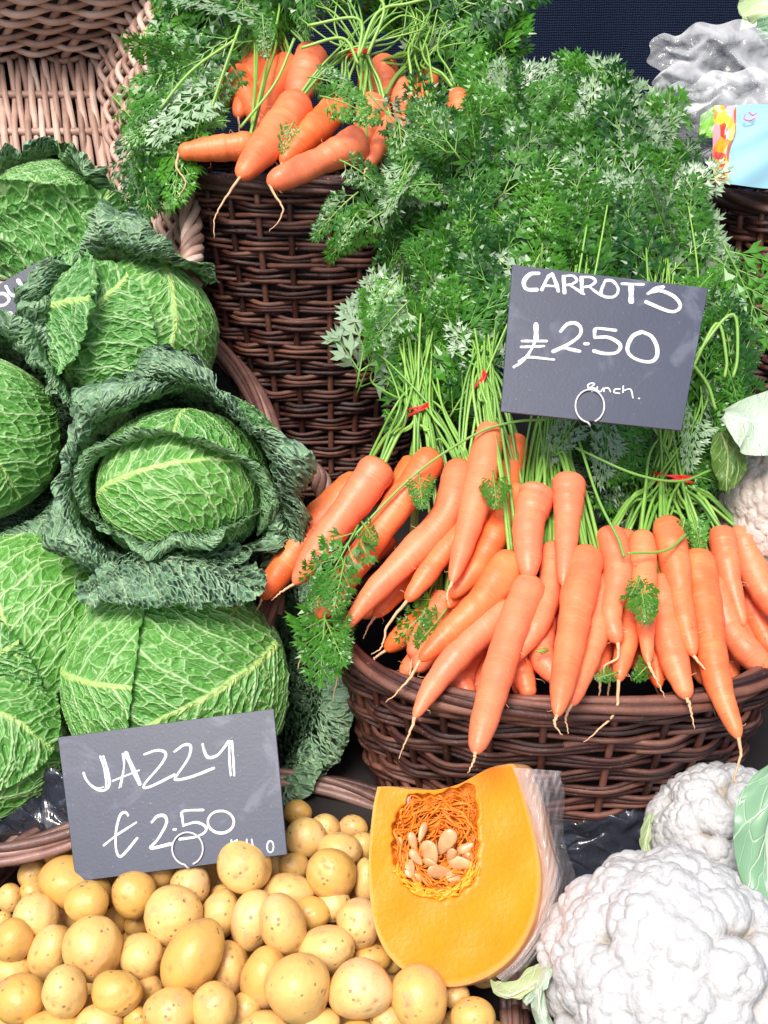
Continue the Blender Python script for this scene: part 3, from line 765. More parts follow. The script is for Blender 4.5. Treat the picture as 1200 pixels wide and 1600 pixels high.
L1.hand([(600, 330, 512, 405, 1.10), (560, 300, 490, 375, 1.10), (640, 470, 575, 548, 1.08), (625, 430, 580, 500, 1.09), (560, 330, 530, 392, 1.09), (625, 680, 600, 640)], 1.08)
L1.done()
# L2
L2 = Bunch('carrot bunch lying upright left of the carrots price board', (752, 596), 1.06, G1)
L2.car([(808, 682), (795, 745), (770, 800), (745, 850)], 48, .006, dlow, blunt=.3)
L2.car([(768, 664), (755, 730), (733, 820), (706, 912)], 58, -.02, dlow, blunt=.2, tail=[(699, 930), (702, 948)])
L2.car([(812, 760), (782, 820), (745, 885), (705, 935)], 54, .004, dlow, blunt=.3)
L2.car([(806, 868), (755, 938), (705, 985), (655, 1033)], 60, -.008, dlow, blunt=.1, tail=[(640, 1060), (622, 1080), (603, 1098)])
L2.car([(700, 930), (665, 990), (645, 1030)], 52, .034, dlow, blunt=.6)
L2.car([(775, 830), (740, 890), (700, 950)], 48, .016, dlow, blunt=.3)
L2.stalks([(780, 380, 1.14), (740, 300, 1.17), (800, 250, 1.18), (850, 350, 1.14), (720, 480, 1.14), (700, 560, 1.1)], 5, .006)
L2.bandring(34, 1.2)
L2.fronds([(720, 180), (850, 150), (900, 200), (880, 420), (780, 440), (760, 560), (700, 560), (690, 300)], 62, dfol, (75, 130), (-85, 60))
L2.done()
# L3
L3 = Bunch('carrot bunch with the longest straight roots, directly under the carrots price board', (862, 690), 1.045, G1)
L3.car([(868, 850), (858, 925), (835, 985), (797, 1038)], 50, .000, dlow, blunt=.2)
L3.car([(832, 905), (800, 985), (770, 1080), (742, 1178)], 64, -.008, dlow, blunt=.55)
L3.car([(800, 945), (730, 1008), (678, 1070), (647, 1122)], 54, .002, dlow, blunt=.05, tail=[(640, 1145), (623, 1185)])
L3.car([(842, 765), (826, 820), (826, 905)], 64, -.020, dlow, blunt=.4, tail=[(812, 925), (802, 940), (808, 970), (835, 990)])
L3.car([(889, 745), (887, 812), (880, 915)], 56, -.026, dlow, blunt=.1, tail=[(884, 930), (887, 938)])
L3.car([(917, 858), (902, 940), (886, 1035), (870, 1120)], 64, -.022, dlow, blunt=.15)
L3.car([(944, 900), (930, 1000), (892, 1103)], 48, -.004, dlow, blunt=.5)
L3.car([(850, 960), (846, 1020), (872, 1065)], 50, .018, dlow, blunt=.5)
L3.car([(870, 930), (895, 1000), (908, 1060)], 46, .03, dlow, blunt=.5)
L3.car([(760, 980), (720, 1050), (735, 1090)], 50, .040, dlow, blunt=.5)
L3.car([(800, 1000), (815, 1050), (828, 1090)], 48, .030, dlow, blunt=.6)
L3.car([(690, 980), (668, 1020), (650, 1050)], 46, .034, dlow, blunt=.4)
L3.car([(905, 880), (925, 960), (930, 1050)], 44, .012, dlow, blunt=.4)
for (x, y, a) in [(735, 1000, -35), (765, 1040, -25), (790, 960, -30), (820, 1040, -10), (870, 1020, -5), (700, 960, -40)]:
    c_, s_ = math.cos(R(a)), math.sin(R(a)); L3.car([(x + s_ * -70, y - c_ * 70), (x, y), (x + s_ * 50, y + c_ * 50)], 46, .045 + .01 * rnd.random(), dlow, blunt=.4)
L3.stalks([(880, 300, 1.14), (920, 200, 1.17), (860, 400, 1.13), (960, 150, 1.18), (840, 560, 1.1), (900, 500, 1.1)], 5, .007)
L3.fronds([(840, 190), (930, 130), (990, 165), (1010, 400), (850, 430), (820, 200)], 64, dfol, (75, 135), (-90, 55))
L3.fronds([(850, 655), (1010, 670), (990, 760), (960, 800), (930, 700), (860, 700)], 15, lambda x, y: 1.045, (55, 90), (60, 80), .02)
L3.done()
# L4
L4 = Bunch('carrot bunch with a red band fanned over the right side of the front basket', (1050, 750), 1.045, G1)
L4.car([(975, 830), (988, 940), (966, 1066)], 46, .006, dlow, blunt=.7, tail=[(962, 1110), (935, 1140), (912, 1160)])
L4.car([(952, 826), (964, 895), (953, 960), (966, 1005)], 56, -.012, dlow, blunt=.2, tail=[(965, 1028), (946, 1040), (943, 1052), (955, 1058)])
L4.car([(1002, 832), (1006, 925), (1013, 1038)], 48, -.014, dlow, blunt=.15, tail=[(1024, 1060), (1040, 1090)])
L4.car([(1030, 900), (1045, 1000), (1074, 1093)], 54, -.004, dlow, blunt=.7)
L4.car([(1040, 810), (1056, 890), (1068, 965), (1084, 1026)], 56, -.016, dlow, blunt=.1, tail=[(1098, 1042), (1113, 1062)])
L4.car([(1088, 860), (1100, 940), (1120, 1060), (1155, 1155)], 62, -.010, dlow, blunt=.3, tail=[(1157, 1180), (1148, 1215), (1152, 1228)])
L4.car([(1126, 826), (1138, 895), (1162, 978)], 48, -.010, dlow, blunt=.1)
L4.car([(1150, 825), (1180, 900), (1230, 985)], 54, .006, dlow, blunt=.3)
L4.car([(1112, 905), (1140, 985), (1212, 1062)], 60, .008, dlow, blunt=.5)
L4.car([(950, 960), (940, 1010), (935, 1060)], 46, .026, dlow, blunt=.5)
L4.car([(1005, 900), (1015, 990), (1030, 1075)], 46, .018, dlow, blunt=.4)
L4.car([(1078, 930), (1085, 1000), (1100, 1070)], 46, .022, dlow, blunt=.5)
L4.car([(1075, 835), (1092, 900), (1108, 960)], 46, .006, dlow, blunt=.4)
for (x, y, a) in [(640, 985, -50), (672, 1010, -40), (735, 1000, -35), (765, 1040, -25), (790, 960, -30), (820, 1040, -10), (870, 1020, -5), (915, 1010, 0), (950, 1010, 4), (990, 1000, 8), (1015, 1010, 8), (1065, 1010, 12), (1100, 1000, 16), (1130, 1020, 20), (1160, 1000, 24), (610, 940, -45), (1190, 985, 25)]:
    c_, s_ = math.cos(R(a)), math.sin(R(a))
    L4.car([(x - s_ * 70, y - c_ * 70), (x, y), (x + s_ * 50, y + c_ * 50)], 46, .045 + .01 * rnd.random(), dlow, blunt=.4) if x > 900 else None
L4.stalks([(1010, 200, 1.17), (1060, 300, 1.15), (1100, 350, 1.15), (1040, 400, 1.12), (1080, 560, 1.08), (1000, 600, 1.08)], 5, .008)
L4.bandring(64, -.05, 4)
L4.fronds([(960, 185), (1020, 215), (1050, 270), (1075, 340), (1125, 440), (1010, 430), (960, 300)], 50, dfol, (75, 130), (-80, 50))
L4.fronds([(1095, 450), (1150, 480), (1160, 600), (1110, 690), (1060, 680)], 24, lambda x, y: 1.075, (60, 110), (-70, 50))
L4.fronds([(930, 670), (1100, 680), (1120, 780), (1060, 800), (980, 830), (940, 800), (900, 720)], 34, lambda x, y: 1.05, (50, 85), (40, 70), .02)
L4.hand([(1130, 380, 1200, 540, 1.08), (1110, 400, 1190, 470, 1.09), (1080, 800, 1095, 870, .985), (1070, 810, 1060, 860, .985), (1105, 815, 1090, 850, .985), (1130, 560, 1155, 640, 1.07)], 1.08)
for pts in ([(1085, 560), (1130, 500), (1150, 498), (1152, 560), (1145, 590)], [(1080, 580), (1120, 505), (1135, 560), (1132, 590)], [(1075, 560), (1105, 600), (1118, 640)]):
    L4.sm.tube(catmull([P(x, y, 1.06) for x, y in pts], 20), .0016, 6, .8)
for pts in ([(860, 655), (800, 660), (740, 680), (650, 740), (560, 830), (520, 880)], [(900, 700), (990, 740), (1060, 752), (1110, 735)], [(905, 690), (935, 780), (965, 840), (975, 870)], [(980, 865), (1040, 860), (1072, 835)]):
    L4.sm.tube(catmull([P(x, y, dlow(x, y) - .042) for x, y in pts], 30), .0013, 6, .5)
L4.done()
# loose sprigs lying on the roots
def sprig(label, items, dd=-.045, w_=1.1):
    x, y = items[0][:2]; r_ = thing('carrot_top_sprig', label, 'sprig', P(x, y, dlow(x, y) + dd), 'loose carrot leaf sprigs')
    lm, sm = MB(), MB()
    for (x0, y0, x1, y1) in items:
        add_frond(lm, sm, P(x0, y0, dlow(x0, y0) + dd), P(x1, y1, dlow(x1, y1) + dd), -FW * .004, nz(-FW + nr.normal(0, .2, 3)), w_, .6, .5)
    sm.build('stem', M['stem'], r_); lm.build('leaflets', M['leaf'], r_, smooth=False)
sprig('feathery sprig hanging over the carrot tips at the left of the front basket', [(560, 820, 500, 930), (545, 850, 470, 905), (540, 870, 520, 960), (565, 815, 590, 850), (530, 900, 480, 950)])
sprig('feathery sprig dangling between the left carrot tips and the cabbage', [(510, 930, 500, 1070), (505, 960, 540, 1040), (500, 950, 470, 1020)], -.02)
sprig('small sprig lying on the carrot just under the bent stalk', [(655, 740, 660, 795)])
sprig('small sprig on the upright carrot below the left corner of the carrots price board', [(770, 735, 776, 795)])
sprig('sprig lodged among shaded roots inside the front basket rim', [(690, 930, 620, 1000), (680, 900, 660, 960), (700, 950, 650, 1010)], .02)
sprig('wilted sprig resting on the roots at right of the longest carrots', [(998, 900, 1010, 975), (998, 900, 985, 930), (1000, 905, 1020, 960)])
sprig('tiny green sprig on the front basket rim', [(965, 1050, 930, 1060)], -.006)
sprig('tiny green sprig on the front basket rim right of the dangling long root', [(1020, 1030, 990, 1062)], -.006)
sprig('tiny pale sprig on a shaded root left of the longest pointed carrot', [(838, 1018, 858, 1016)], -.006)

# upper bunches
U1 = Bunch('carrot bunch leaning upright at the left of the tall basket', (420, 25), 1.28, G2)
U1.car([(490, 82), (474, 125), (455, 175)], 62, .02, dup, blunt=.6)
U1.car([(452, 95), (425, 150), (400, 205)], 50, .035, dup, blunt=.5)
U1.car([(412, 60), (392, 120), (372, 185)], 48, .035, dup, blunt=.5)
U1.car([(385, 70), (372, 120), (355, 160)], 44, .055, dup, blunt=.5)
U1.car([(398, 228), (340, 232), (278, 238)], 48, -.012, dup, blunt=.75, tail=[(276, 262), (290, 285), (274, 314)])
U1.car([(350, 110), (348, 150), (345, 180)], 40, .06, dup, blunt=.5)
U1.car([(430, 50), (420, 110), (405, 170)], 46, .045, dup, blunt=.5)
U1.car([(372, 110), (390, 160), (410, 200)], 44, .03, dup, blunt=.5)
U1.stalks([(330, 60, 1.27), (300, 120, 1.26), (280, 180, 1.24), (400, -10, 1.3), (350, 20, 1.3)], 4, .01)
U1.fronds([(280, -20), (500, -40), (500, 0), (440, 10), (350, 30), (315, 160), (305, 230), (225, 290), (230, 150)], 40, lambda x, y: 1.235 - .0004 * max(0, y - 60), (70, 120), (150, 70), .05)
U1.fronds([(215, 150), (290, 140), (300, 220), (250, 320), (220, 290)], 16, lambda x, y: 1.17, (60, 100), (100, 50), .02)
U1.hand([(330, 90, 250, 130, 1.2), (330, 140, 240, 170, 1.19), (360, 90, 330, 190, 1.18), (300, 215, 230, 240, 1.17), (410, 20, 415, 90, 1.18), (360, 190, 320, 200, 1.17)], 1.2)
for pts in ([(460, 60), (430, 130), (375, 200)],  [(250, 170), (300, 110), (370, 60)], [(330, 170), (350, 110), (375, 40)]):
    U1.sm.tube(catmull([P(x, y, 1.165) for x, y in pts], 20), .0016, 6, .8)
U1.done()
U2 = Bunch('carrot bunch with roots pointing down over the front of the tall basket rim', (560, 85), 1.20, G2)
U2.car([(468, 158), (428, 212), (374, 278)], 68, -.026, dup, blunt=.35, tail=[(352, 310), (336, 340), (335, 372)])
U2.car([(536, 158), (490, 205), (440, 256)], 54, -.016, dup, blunt=.6, tail=None)
U2.car([(568, 218), (500, 252), (418, 288)], 56, -.030, dup, blunt=.75, tail=[(430, 306), (442, 325), (436, 345), (420, 362)])
U2.car([(582, 160), (575, 195), (560, 235)], 52, -.020, dup, blunt=.5)
U2.car([(610, 190), (590, 230), (575, 260)], 40, -.01, dup, blunt=.5)
U2.stalks([(500, -10, 1.22), (560, -30, 1.22), (620, -20, 1.22), (650, 20, 1.2), (480, 10, 1.22)], 5, .005)
U2.bandring(34, .1)
U2.fronds([(510, -50), (800, -40), (790, 50), (720, 60), (640, 30), (520, -10)], 36, lambda x, y: 1.245, (70, 120), (-60, 90), .05)
U2.fronds([(560, 130), (640, 200), (660, 310), (600, 310), (600, 240)], 6, lambda x, y: 1.12, (60, 100), (60, 60), .02)
U2.hand([(480, 120, 560, 150, 1.11), (500, 150, 590, 190, 1.105), (530, 250, 600, 300, 1.10), (460, 190, 440, 240, 1.08)], 1.11)
for pts in ([(560, 90), (590, 20), (640, 5), (700, -10)], [(560, 90), (560, 30), (480, 40)], [(575, 85), (600, 10), (560, -20)], [(560, 100), (535, 60), (470, 75)]):
    U2.sm.tube(catmull([P(x, y, 1.175) for x, y in pts], 20), .0018, 6, .95)
U2.done()
U3 = Bunch('shaded carrot bunch half buried in leaves right of the upper red band', (650, 90), 1.23, G2)
U3.car([(598, 100), (602, 130), (606, 165)], 52, .02, dup, blunt=.6)
U3.car([(641, 165), (645, 200), (655, 240)], 56, -.01, dup, blunt=.6)
U3.car([(716, 148), (716, 170), (712, 200)], 40, -.02, dup, blunt=.6)
U3.car([(668, 115), (664, 140), (660, 165)], 40, .02, dup, blunt=.6)
U3.car([(682, 205), (686, 225), (690, 245)], 34, -.01, dup, blunt=.6)
U3.car([(592, 160), (600, 200), (600, 240)], 36, .0, dup, blunt=.6)
U3.car([(625, 130), (632, 165), (640, 200)], 44, .01, dup, blunt=.5)
U3.car([(575, 110), (580, 150), (585, 190)], 40, .015, dup, blunt=.5)
U3.stalks([(640, 0, 1.24), (700, 20, 1.24), (760, 40, 1.24), (660, 30, 1.22)], 3, .008)
U3.fronds([(640, 20), (790, 20), (800, 120), (760, 160), (730, 110), (600, 40)], 36, lambda x, y: 1.26, (70, 120), (-70, 90), .05)
U3.fronds([(600, 190), (760, 170), (740, 290), (620, 330), (600, 290)], 15, lambda x, y: 1.13, (70, 120), (-110, 70), .03)
U3.hand([(720, 250, 640, 160, 1.1), (700, 240, 640, 210, 1.1), (690, 290, 610, 300, 1.1)], 1.1)
U3.done()

# ------------------------------------------------------------------ potatoes
ico = bmesh.new(); bmesh.ops.create_icosphere(ico, subdivisions=5, radius=1)
IV = np.array([v.co[:] for v in ico.verts]); IFc = np.array([[v.index for v in f.verts] for f in ico.faces]); ico.free()
def dpot(y): return .985 - (y - 1260) * .00042
def potato(x, y, w_, h_p, ang, lay, label, group='yellow potatoes in the low basket'):
    d = dpot(y) + lay * .021
    C = P(x, y, d); a, b_ = w_ / 2 * d / F, h_p / 2 * d / F; c = (a + b_) / 2 * .95
    V = IV.copy()
    k = nr.normal(0, 1, (4, 3)); 
    disp = 1 + .05 * np.sin(V @ k[0] * 1.3 + 1) + .035 * np.sin(V @ k[1] * 2.0) + .008 * np.sin(V @ k[2] * 6)
    V = V * disp[:, None]; eye = np.zeros(len(V))
    for _ in range(rnd.randint(2, 5)):
        e = nz(nr.normal(0, 1, 3) + A3(0, 0, 1.2)); q = 1 - IV @ e
        s_ = np.exp(-(q / .0028)); V *= (1 - .035 * s_)[:, None]; eye = np.maximum(eye, s_)
        V *= (1 - .022 * np.exp(-(q / .03)))[:, None]
    V[:, 0] *= 1 + .10 * math.sin(x) * V[:, 1]
    t = R(-ang); X = RT * math.cos(t) + UP * math.sin(t); Y = -RT * math.sin(t) + UP * math.cos(t)
    W_ = C + V[:, :1] * a * X + V[:, 1:2] * b_ * Y - V[:, 2:] * c * FW
    mb = MB(); mb.add(W_ - C, IFc, None, eye)
    o = mb.build('potato', M['potato']); o.location = tuple(C)
    return tag(o, label, 'potato', group)
def z1(x, y, w_, h_p, a=0, l=0, lab=''): return (x / 3, 1240 + y / 3, w_ / 3, h_p / 3, a, l, lab)
def z2(x, y, w_, h_p, a=0, l=0, lab=''): return (350 + x / 2.6667, 1240 + y / 2.6667, w_ / 2.6667, h_p / 2.6667, a, l, lab)
POT = [
 z1(265, 258, 150, 150, 0, 1, 'small potato peeping out at the left edge of the lower chalkboard'),
 z1(152, 378, 130, 140, 0, 1.3, 'small dull potato left of the largest oval potato, top left of the heap'),
 z1(48, 485, 115, 130, 10, 1.5, 'small brownish potato at the top left corner of the heap'),
 z1(350, 425, 350, 225, 22, .3, 'largest long oval potato lying across the upper left of the heap'),
 z1(405, 512, 195, 195, 0, -.7, 'round potato lying against the lower side of the largest oval potato'),
 z1(150, 460, 120, 120, 0, 1.5, 'potato glimpsed between two round ones under the top left corner'),
 z1(168, 575, 225, 215, 10, .2, 'plain round potato left of the round one under the largest oval'),
 z1(628, 475, 205, 215, 0, -.2, 'potato with a deep scarred eye just below the lower chalkboard'),
 z1(732, 365, 182, 165, 0, .5, 'small round potato touching the bottom edge of the lower chalkboard'),
 z1(890, 440, 192, 210, -10, .2, 'potato standing right under the wire loop of the lower chalkboard'),
 z1(812, 570, 262, 275, 15, -.3, 'big smooth round potato below the wire loop, left of the heap centre'),
 z1(62, 692, 178, 195, 0, -.1, 'potato with a row of dark specks at the left edge of the heap'),
 z1(235, 740, 195, 270, 30, .4, 'pale oval potato half behind the speckled brown round one'),
 z1(440, 722, 272, 290, 0, -.7, 'rough speckled brownish round potato at the left of the heap'),
 z1(665, 768, 200, 218, 0, .1, 'speckled round potato between the rough brown one and the long diagonal one'),
 z1(895, 772, 255, 375, 32, -.7, 'long potato lying diagonally with brown scabs at its upper end'),
 z1(1030, 570, 175, 235, 22, .4, 'oval potato right of the big smooth one, half hidden behind it'),
 (380, 1355, 86, 82, 0, -.8, 'round potato in front of the faint lettering of the lower chalkboard'),
 z1(545, 590, 110, 130, 0, 1.5, 'small potato deep between the scarred one and the rough brown one'),
 z1(640, 610, 115, 120, 0, 1.6, 'shaded potato deep below the scarred one'),
 z1(1078, 822, 172, 275, -8, .6, 'pinkish potato standing upright right of the long diagonal one'),
 z1(95, 962, 235, 225, 0, -.2, 'large round potato low at the left edge of the photo'),
 z1(300, 925, 215, 235, 0, -.8, 'plain round potato below the rough brown one'),
 z1(548, 935, 232, 200, 8, -.5, 'pear shaped potato lying level, lower left of the long diagonal one'),
 z1(695, 920, 140, 160, 0, .8, 'small potato behind the pear shaped one'),
 z1(798, 1025, 255, 215, 0, -.3, 'pale potato at the bottom edge below the long diagonal one'),
 z1(1005, 1005, 222, 235, 0, -.4, 'smooth egg shaped potato at the bottom edge, left of the biggest round one'),
 z1(1155, 1030, 140, 200, 0, .8, 'pinkish potato at the bottom edge behind the smooth egg shaped one'),
 z1(245, 1085, 250, 130, 0, .2, 'potato cut off by the bottom edge under the plain round one'),
 z1(465, 1070, 215, 150, 0, .1, 'potato cut off by the bottom edge under the pear shaped one'),
 z1(640, 1060, 140, 130, 0, .4, 'narrow potato cut off by the bottom edge between two wider ones'),
 z1(60, 835, 180, 160, 0, .9, 'pale potato behind the low left round one'),
 z1(15, 590, 80, 80, 0, .8, 'tiny sliver of potato at the left edge'),
 z1(1065, 485, 170, 120, 0, 1.2, 'potato hidden under the round one at the faint lettering'),
 z1(585, 770, 90, 140, 0, 1.4, 'potato sliver left of the speckled round one'),
 z1(395, 1000, 130, 110, 0, 1.2, 'potato sliver right of the plain round one'),
 z1(880, 960, 160, 90, 0, 1.2, 'potato sliver under the long diagonal one'),
 z2(305, 80, 115, 100, 0, 1.6, 'rearmost potato at the lower right corner of the lower chalkboard'),
 z2(340, 182, 168, 160, 0, 1.0, 'potato with a brown dent right of the lower chalkboard edge'),
 z2(482, 242, 180, 155, 15, .8, 'pale potato near the back rim between chalkboard and squash'),
 z2(580, 218, 95, 110, 0, 1.3, 'small pinkish potato touching the squash at the back'),
 z2(448, 335, 212, 205, 10, .1, 'big pale round potato in the middle right back of the heap'),
 z2(590, 365, 100, 180, 0, .9, 'potato standing half behind the left side of the squash'),
 z2(205, 315, 80, 100, 0, 1.4, 'potato sliver right of the round one at the faint lettering'),
 z2(290, 305, 130, 115, 0, 1.3, 'shaded potato under the right end of the lower chalkboard'),
 z2(272, 405, 220, 130, 5, .5, 'flattish potato above the pair of upright ovals'),
 z2(122, 530, 180, 255, 10, .0, 'upright oval potato, left and rear one of the touching pair'),
 z2(240, 550, 198, 252, -12, -.8, 'upright oval potato, right and front one of the touching pair'),
 z2(362, 500, 160, 140, 10, .5, 'pinkish potato right behind the touching pair of ovals'),
 z2(455, 462, 145, 145, 0, .7, 'potato below the big pale round one'),
 z2(560, 540, 185, 202, 0, -.1, 'round potato with three dark eyes beside the squash rind'),
 z2(428, 648, 235, 185, -8, -.1, 'oval potato below and right of the touching pair of ovals'),
 z2(168, 772, 190, 255, 10, .1, 'oval potato half behind the biggest round potato'),
 z2(306, 808, 278, 270, 0, -.9, 'biggest round potato, front and centre near the bottom'),
 z2(572, 812, 270, 232, 0, -.7, 'broad knobbly potato right of the biggest round one'),
 z2(615, 690, 165, 120, 0, .9, 'shaded potato above the broad knobbly one'),
 z2(815, 862, 225, 275, -10, -.2, 'large smooth potato under the tip of the squash'),
 z2(965, 845, 120, 100, 0, .8, 'potato sliver under the squash beside the pale leaf'),
 z2(1035, 935, 185, 165, 0, .0, 'small round potato furthest right in the heap'),
 z2(85, 910, 150, 150, 0, .9, 'brown dotted potato low behind the biggest round one'),
 z2(170, 965, 200, 110, 0, .3, 'potato cut off by the bottom edge under the biggest round one'),
 z2(395, 965, 185, 130, 0, .2, 'potato cut off by the bottom edge right of the biggest round one'),
 z2(680, 945, 165, 140, 0, .5, 'speckled potato cut off by the bottom edge under the knobbly one'),
 z2(555, 985, 135, 75, 0, .1, 'sliver of potato at the bottom edge left of the speckled one'),
 z2(420, 140, 130, 110, 0, 1.5, 'shaded potato right behind the dented one near the back rim'),
 z2(540, 140, 120, 100, 0, 1.7, 'rearmost potato against the basket rim left of the squash corner'),
 z2(700, 700, 90, 90, 0, 1.5, 'shaded potato hidden below the squash rind'),
]
for p_ in POT: potato(*p_)
for i in range(95):     # the ones underneath, glimpsed in the gaps
    x = rnd.uniform(-10, 770); y = rnd.uniform(1330 if x < 420 else 1300, 1640)
    if x < 60 and y < 1400: continue
    potato(x, y, rnd.uniform(60, 85), rnd.uniform(55, 80), rnd.uniform(0, 90), 2.4 + rnd.random() * .8, 'yellow potato deep in the heap, glimpsed between the upper ones', 'potatoes deep in the heap')

# ------------------------------------------------------------------ squash wedge
sq = thing('squash_wedge', 'cut butternut squash wedge with orange flesh, seeds and clear wrap, between potatoes and cauliflower', 'squash', P(715, 1400, .9))
OUT = [(590, 1229), (583, 1262), (578, 1310), (576, 1360), (579, 1410), (587, 1452), (603, 1487), (628, 1514), (660, 1534), (695, 1542), (735, 1537), (775, 1518), (808, 1488), (830, 1450), (842, 1408), (845, 1365), (839, 1320), (829, 1275), (817, 1235), (806, 1197), (785, 1195), (762, 1201), (742, 1212), (715, 1226), (680, 1234), (640, 1233), (612, 1229)]
def dface(x, y): return .915 - (y - 1200) * .00016 + (x - 700) * .00006
o2 = catmull(OUT + [OUT[0]], 161)[:-1]
CAV = [(640, 1243), (622, 1268), (612, 1305), (616, 1345), (630, 1376), (655, 1396), (690, 1402), (722, 1394), (740, 1370), (747, 1325), (746, 1275), (743, 1235), (732, 1222), (712, 1231), (682, 1239), (655, 1240)]
cv = catmull(CAV + [CAV[0]], 241)[:-1]
# match by angle
cc = A3(685, 1315)
def resamp(poly, angs):
    v = poly - cc; a = np.arctan2(v[:, 1], v[:, 0]); r = np.linalg.norm(v, axis=1); o = np.argsort(a)
    a, r = a[o], r[o]; a3 = np.concatenate([a - 2 * math.pi, a, a + 2 * math.pi]); r3 = np.tile(r, 3)
    rr = np.interp(angs, a3, r3); return cc + np.stack([np.cos(angs) * rr, np.sin(angs) * rr], 1)
angs = np.linspace(-math.pi, math.pi, 361)[:-1]
ro, rc = resamp(o2, angs), resamp(cv, angs)
rc = cc + (rc - cc) * (1 + .02 * np.sin(angs * 9 + 1) + .018 * np.sin(angs * 17) + .012 * np.sin(angs * 31))[:, None]
rows = []
for k in np.linspace(0, 1, 24):
    q = ro * (1 - k) + rc * k; dd = np.array([dface(x, y) for x, y in q])
    dd = dd + .0035 * max(0, 1 - k / .06) ** 2 + .0015 * max(0, (k - .95) / .05) ** 2 + .0006 * np.sin(q[:, 0] * .06) * np.sin(q[:, 1] * .05)
    rows.append(PV(q[:, 0], q[:, 1], dd))
fl = MB(); kk = np.repeat(np.linspace(0, 1, 24), 360); fl.grid(np.array(rows), None, kk, cv=True)
mf = NT('squash_flesh'); a_ = mf.attr(); nn = mf.noise(30, 4)
cF = mf.mix(nn, (.90, .20, .0005), (.95, .265, .001)); cF = mf.mix(mf.sstep(a_, .10, .0), cF, (.93, .46, .14)); cF = mf.mix(mf.math('MULTIPLY', mf.sstep(a_, .7, 1.), .6), cF, (.86, .22, .01))
cF = mf.mix(mf.math('MULTIPLY', mf.sstep(mf.noise(90, 5, .7), .58, .75), .22), cF, (.75, .25, .02))
mf.base(cF, .38, .3, Subsurface_Weight=.1); mf.b.inputs['Subsurface Scale'].default_value = .01; kn = mf.n('TexNoise', {'Vector': mf.n('Mapping', {'Vector': mf.n('TexCoord').outputs['Object'], 'Rotation': (0, .5, 0), 'Scale': (12, 12, 160)}).outputs[0], 'Scale': 1., 'Detail': 4.}).outputs[0]; mf.bump(mf.math('ADD', mf.noise(250, 3), mf.math('MULTIPLY', kn, 1.2)), .4, .0010)
fl.build('cut_face', mf.m, sq)
# hollow
mp_ = NT('squash_pulp'); wv_ = mp_.noise(140, 4, .6, None, 2.); mp_.base(mp_.mix(wv_, (.55, .07, .005), (.93, .34, .03)), .22, .6, Subsurface_Weight=.2); mp_.b.inputs['Subsurface Scale'].default_value = .005; mp_.bump(wv_, 1., .003)
rows = []
for k in np.linspace(0, 1, 26):
    q = rc * (1 - k) + (cc + (rc - cc) * .02) * k; dd = np.array([dface(x, y) for x, y in q]) + .0015 + .024 * (1 - (1 - k) ** 2) ** .8
    dd = dd + .0045 * math.sin(min(1, k * 1.5) * 1.57) * (np.sin(q[:, 0] * .16 + q[:, 1] * .07) + np.sin(q[:, 1] * .19 + 2 + q[:, 0] * .05)) - .008 * k
    rows.append(PV(q[:, 0], q[:, 1], dd))
hv = MB(); hv.grid(np.array(rows), cv=True); hv.build('hollow', mp_.m, sq)
fb = MB()
for i in range(300):
    x, y = rnd.uniform(618, 742), rnd.uniform(1245, 1398)
    if not inpoly(x, y, CAV): continue
    vx, vy = x - 690, y - 1320; a = math.atan2(vy, vx) + math.pi / 2 + rnd.gauss(0, .45); l = rnd.uniform(25, 70) if abs(vx) + abs(vy) > 45 else rnd.uniform(15, 35)
    pts = []; bend = rnd.uniform(-.5, .5)
    for s in (-.5, -.2, .2, .5):
        aa = a + bend * s * 2; X, Y = x + math.cos(aa) * l * s, y + math.sin(aa) * l * s + rnd.uniform(-2, 2)
        if not inpoly(X, Y, CAV): X, Y = cc + (A3(X, Y) - cc) * .75
        rr_ = np.linalg.norm((A3(X, Y) - cc) / A3(66, 85)); pts.append(P(X, Y, dface(X, Y) + .001 + .012 * max(0, 1 - rr_ ** 2) + rnd.uniform(-.002, .003)))
    fb.tube(catmull(pts, 12), np.array([.3, .6, .9, 1, 1, 1, 1, 1, 1, .9, .6, .3]) * rnd.choice([.0004, .0005, .0006, .0009, .0013]), 6)
fb.build('fibres', mat_simple('squash_fibre', (.74, .12, .004), .4, .4, .3, 90, c2=(.93, .30, .02)), sq)
f2 = MB()
for i in range(80):
    t = rnd.uniform(.15, 3.0); x, y = 683 + 62 * math.cos(t) * rnd.uniform(.85, 1.1), 1345 + 52 * math.sin(t) * rnd.uniform(.9, 1.15)
    a = t + math.pi / 2 + rnd.gauss(0, .35); l = rnd.uniform(12, 34); bend = rnd.uniform(-.6, .6)
    pts = [P(x + math.cos(a + bend * k) * l * k, y + math.sin(a + bend * k) * l * k, dface(x, y) + rnd.uniform(-.0012, .0006)) for k in (-.5, -.2, .2, .5)]
    f2.tube(catmull(pts, 10), np.array([.2, .6, .9, 1, 1, 1, 1, .9, .6, .2]) * rnd.uniform(.0006, .0015), 6)
f2.build('pale_fibres', mat_simple('pale_fibre', (.88, .26, .004), .35, .4, .15, 90, c2=(.95, .42, .03)), sq)
msd = mat_simple('squash_seed', (.55, .24, .07), .25, .6, .3, 120, .3, c2=(.74, .47, .24))
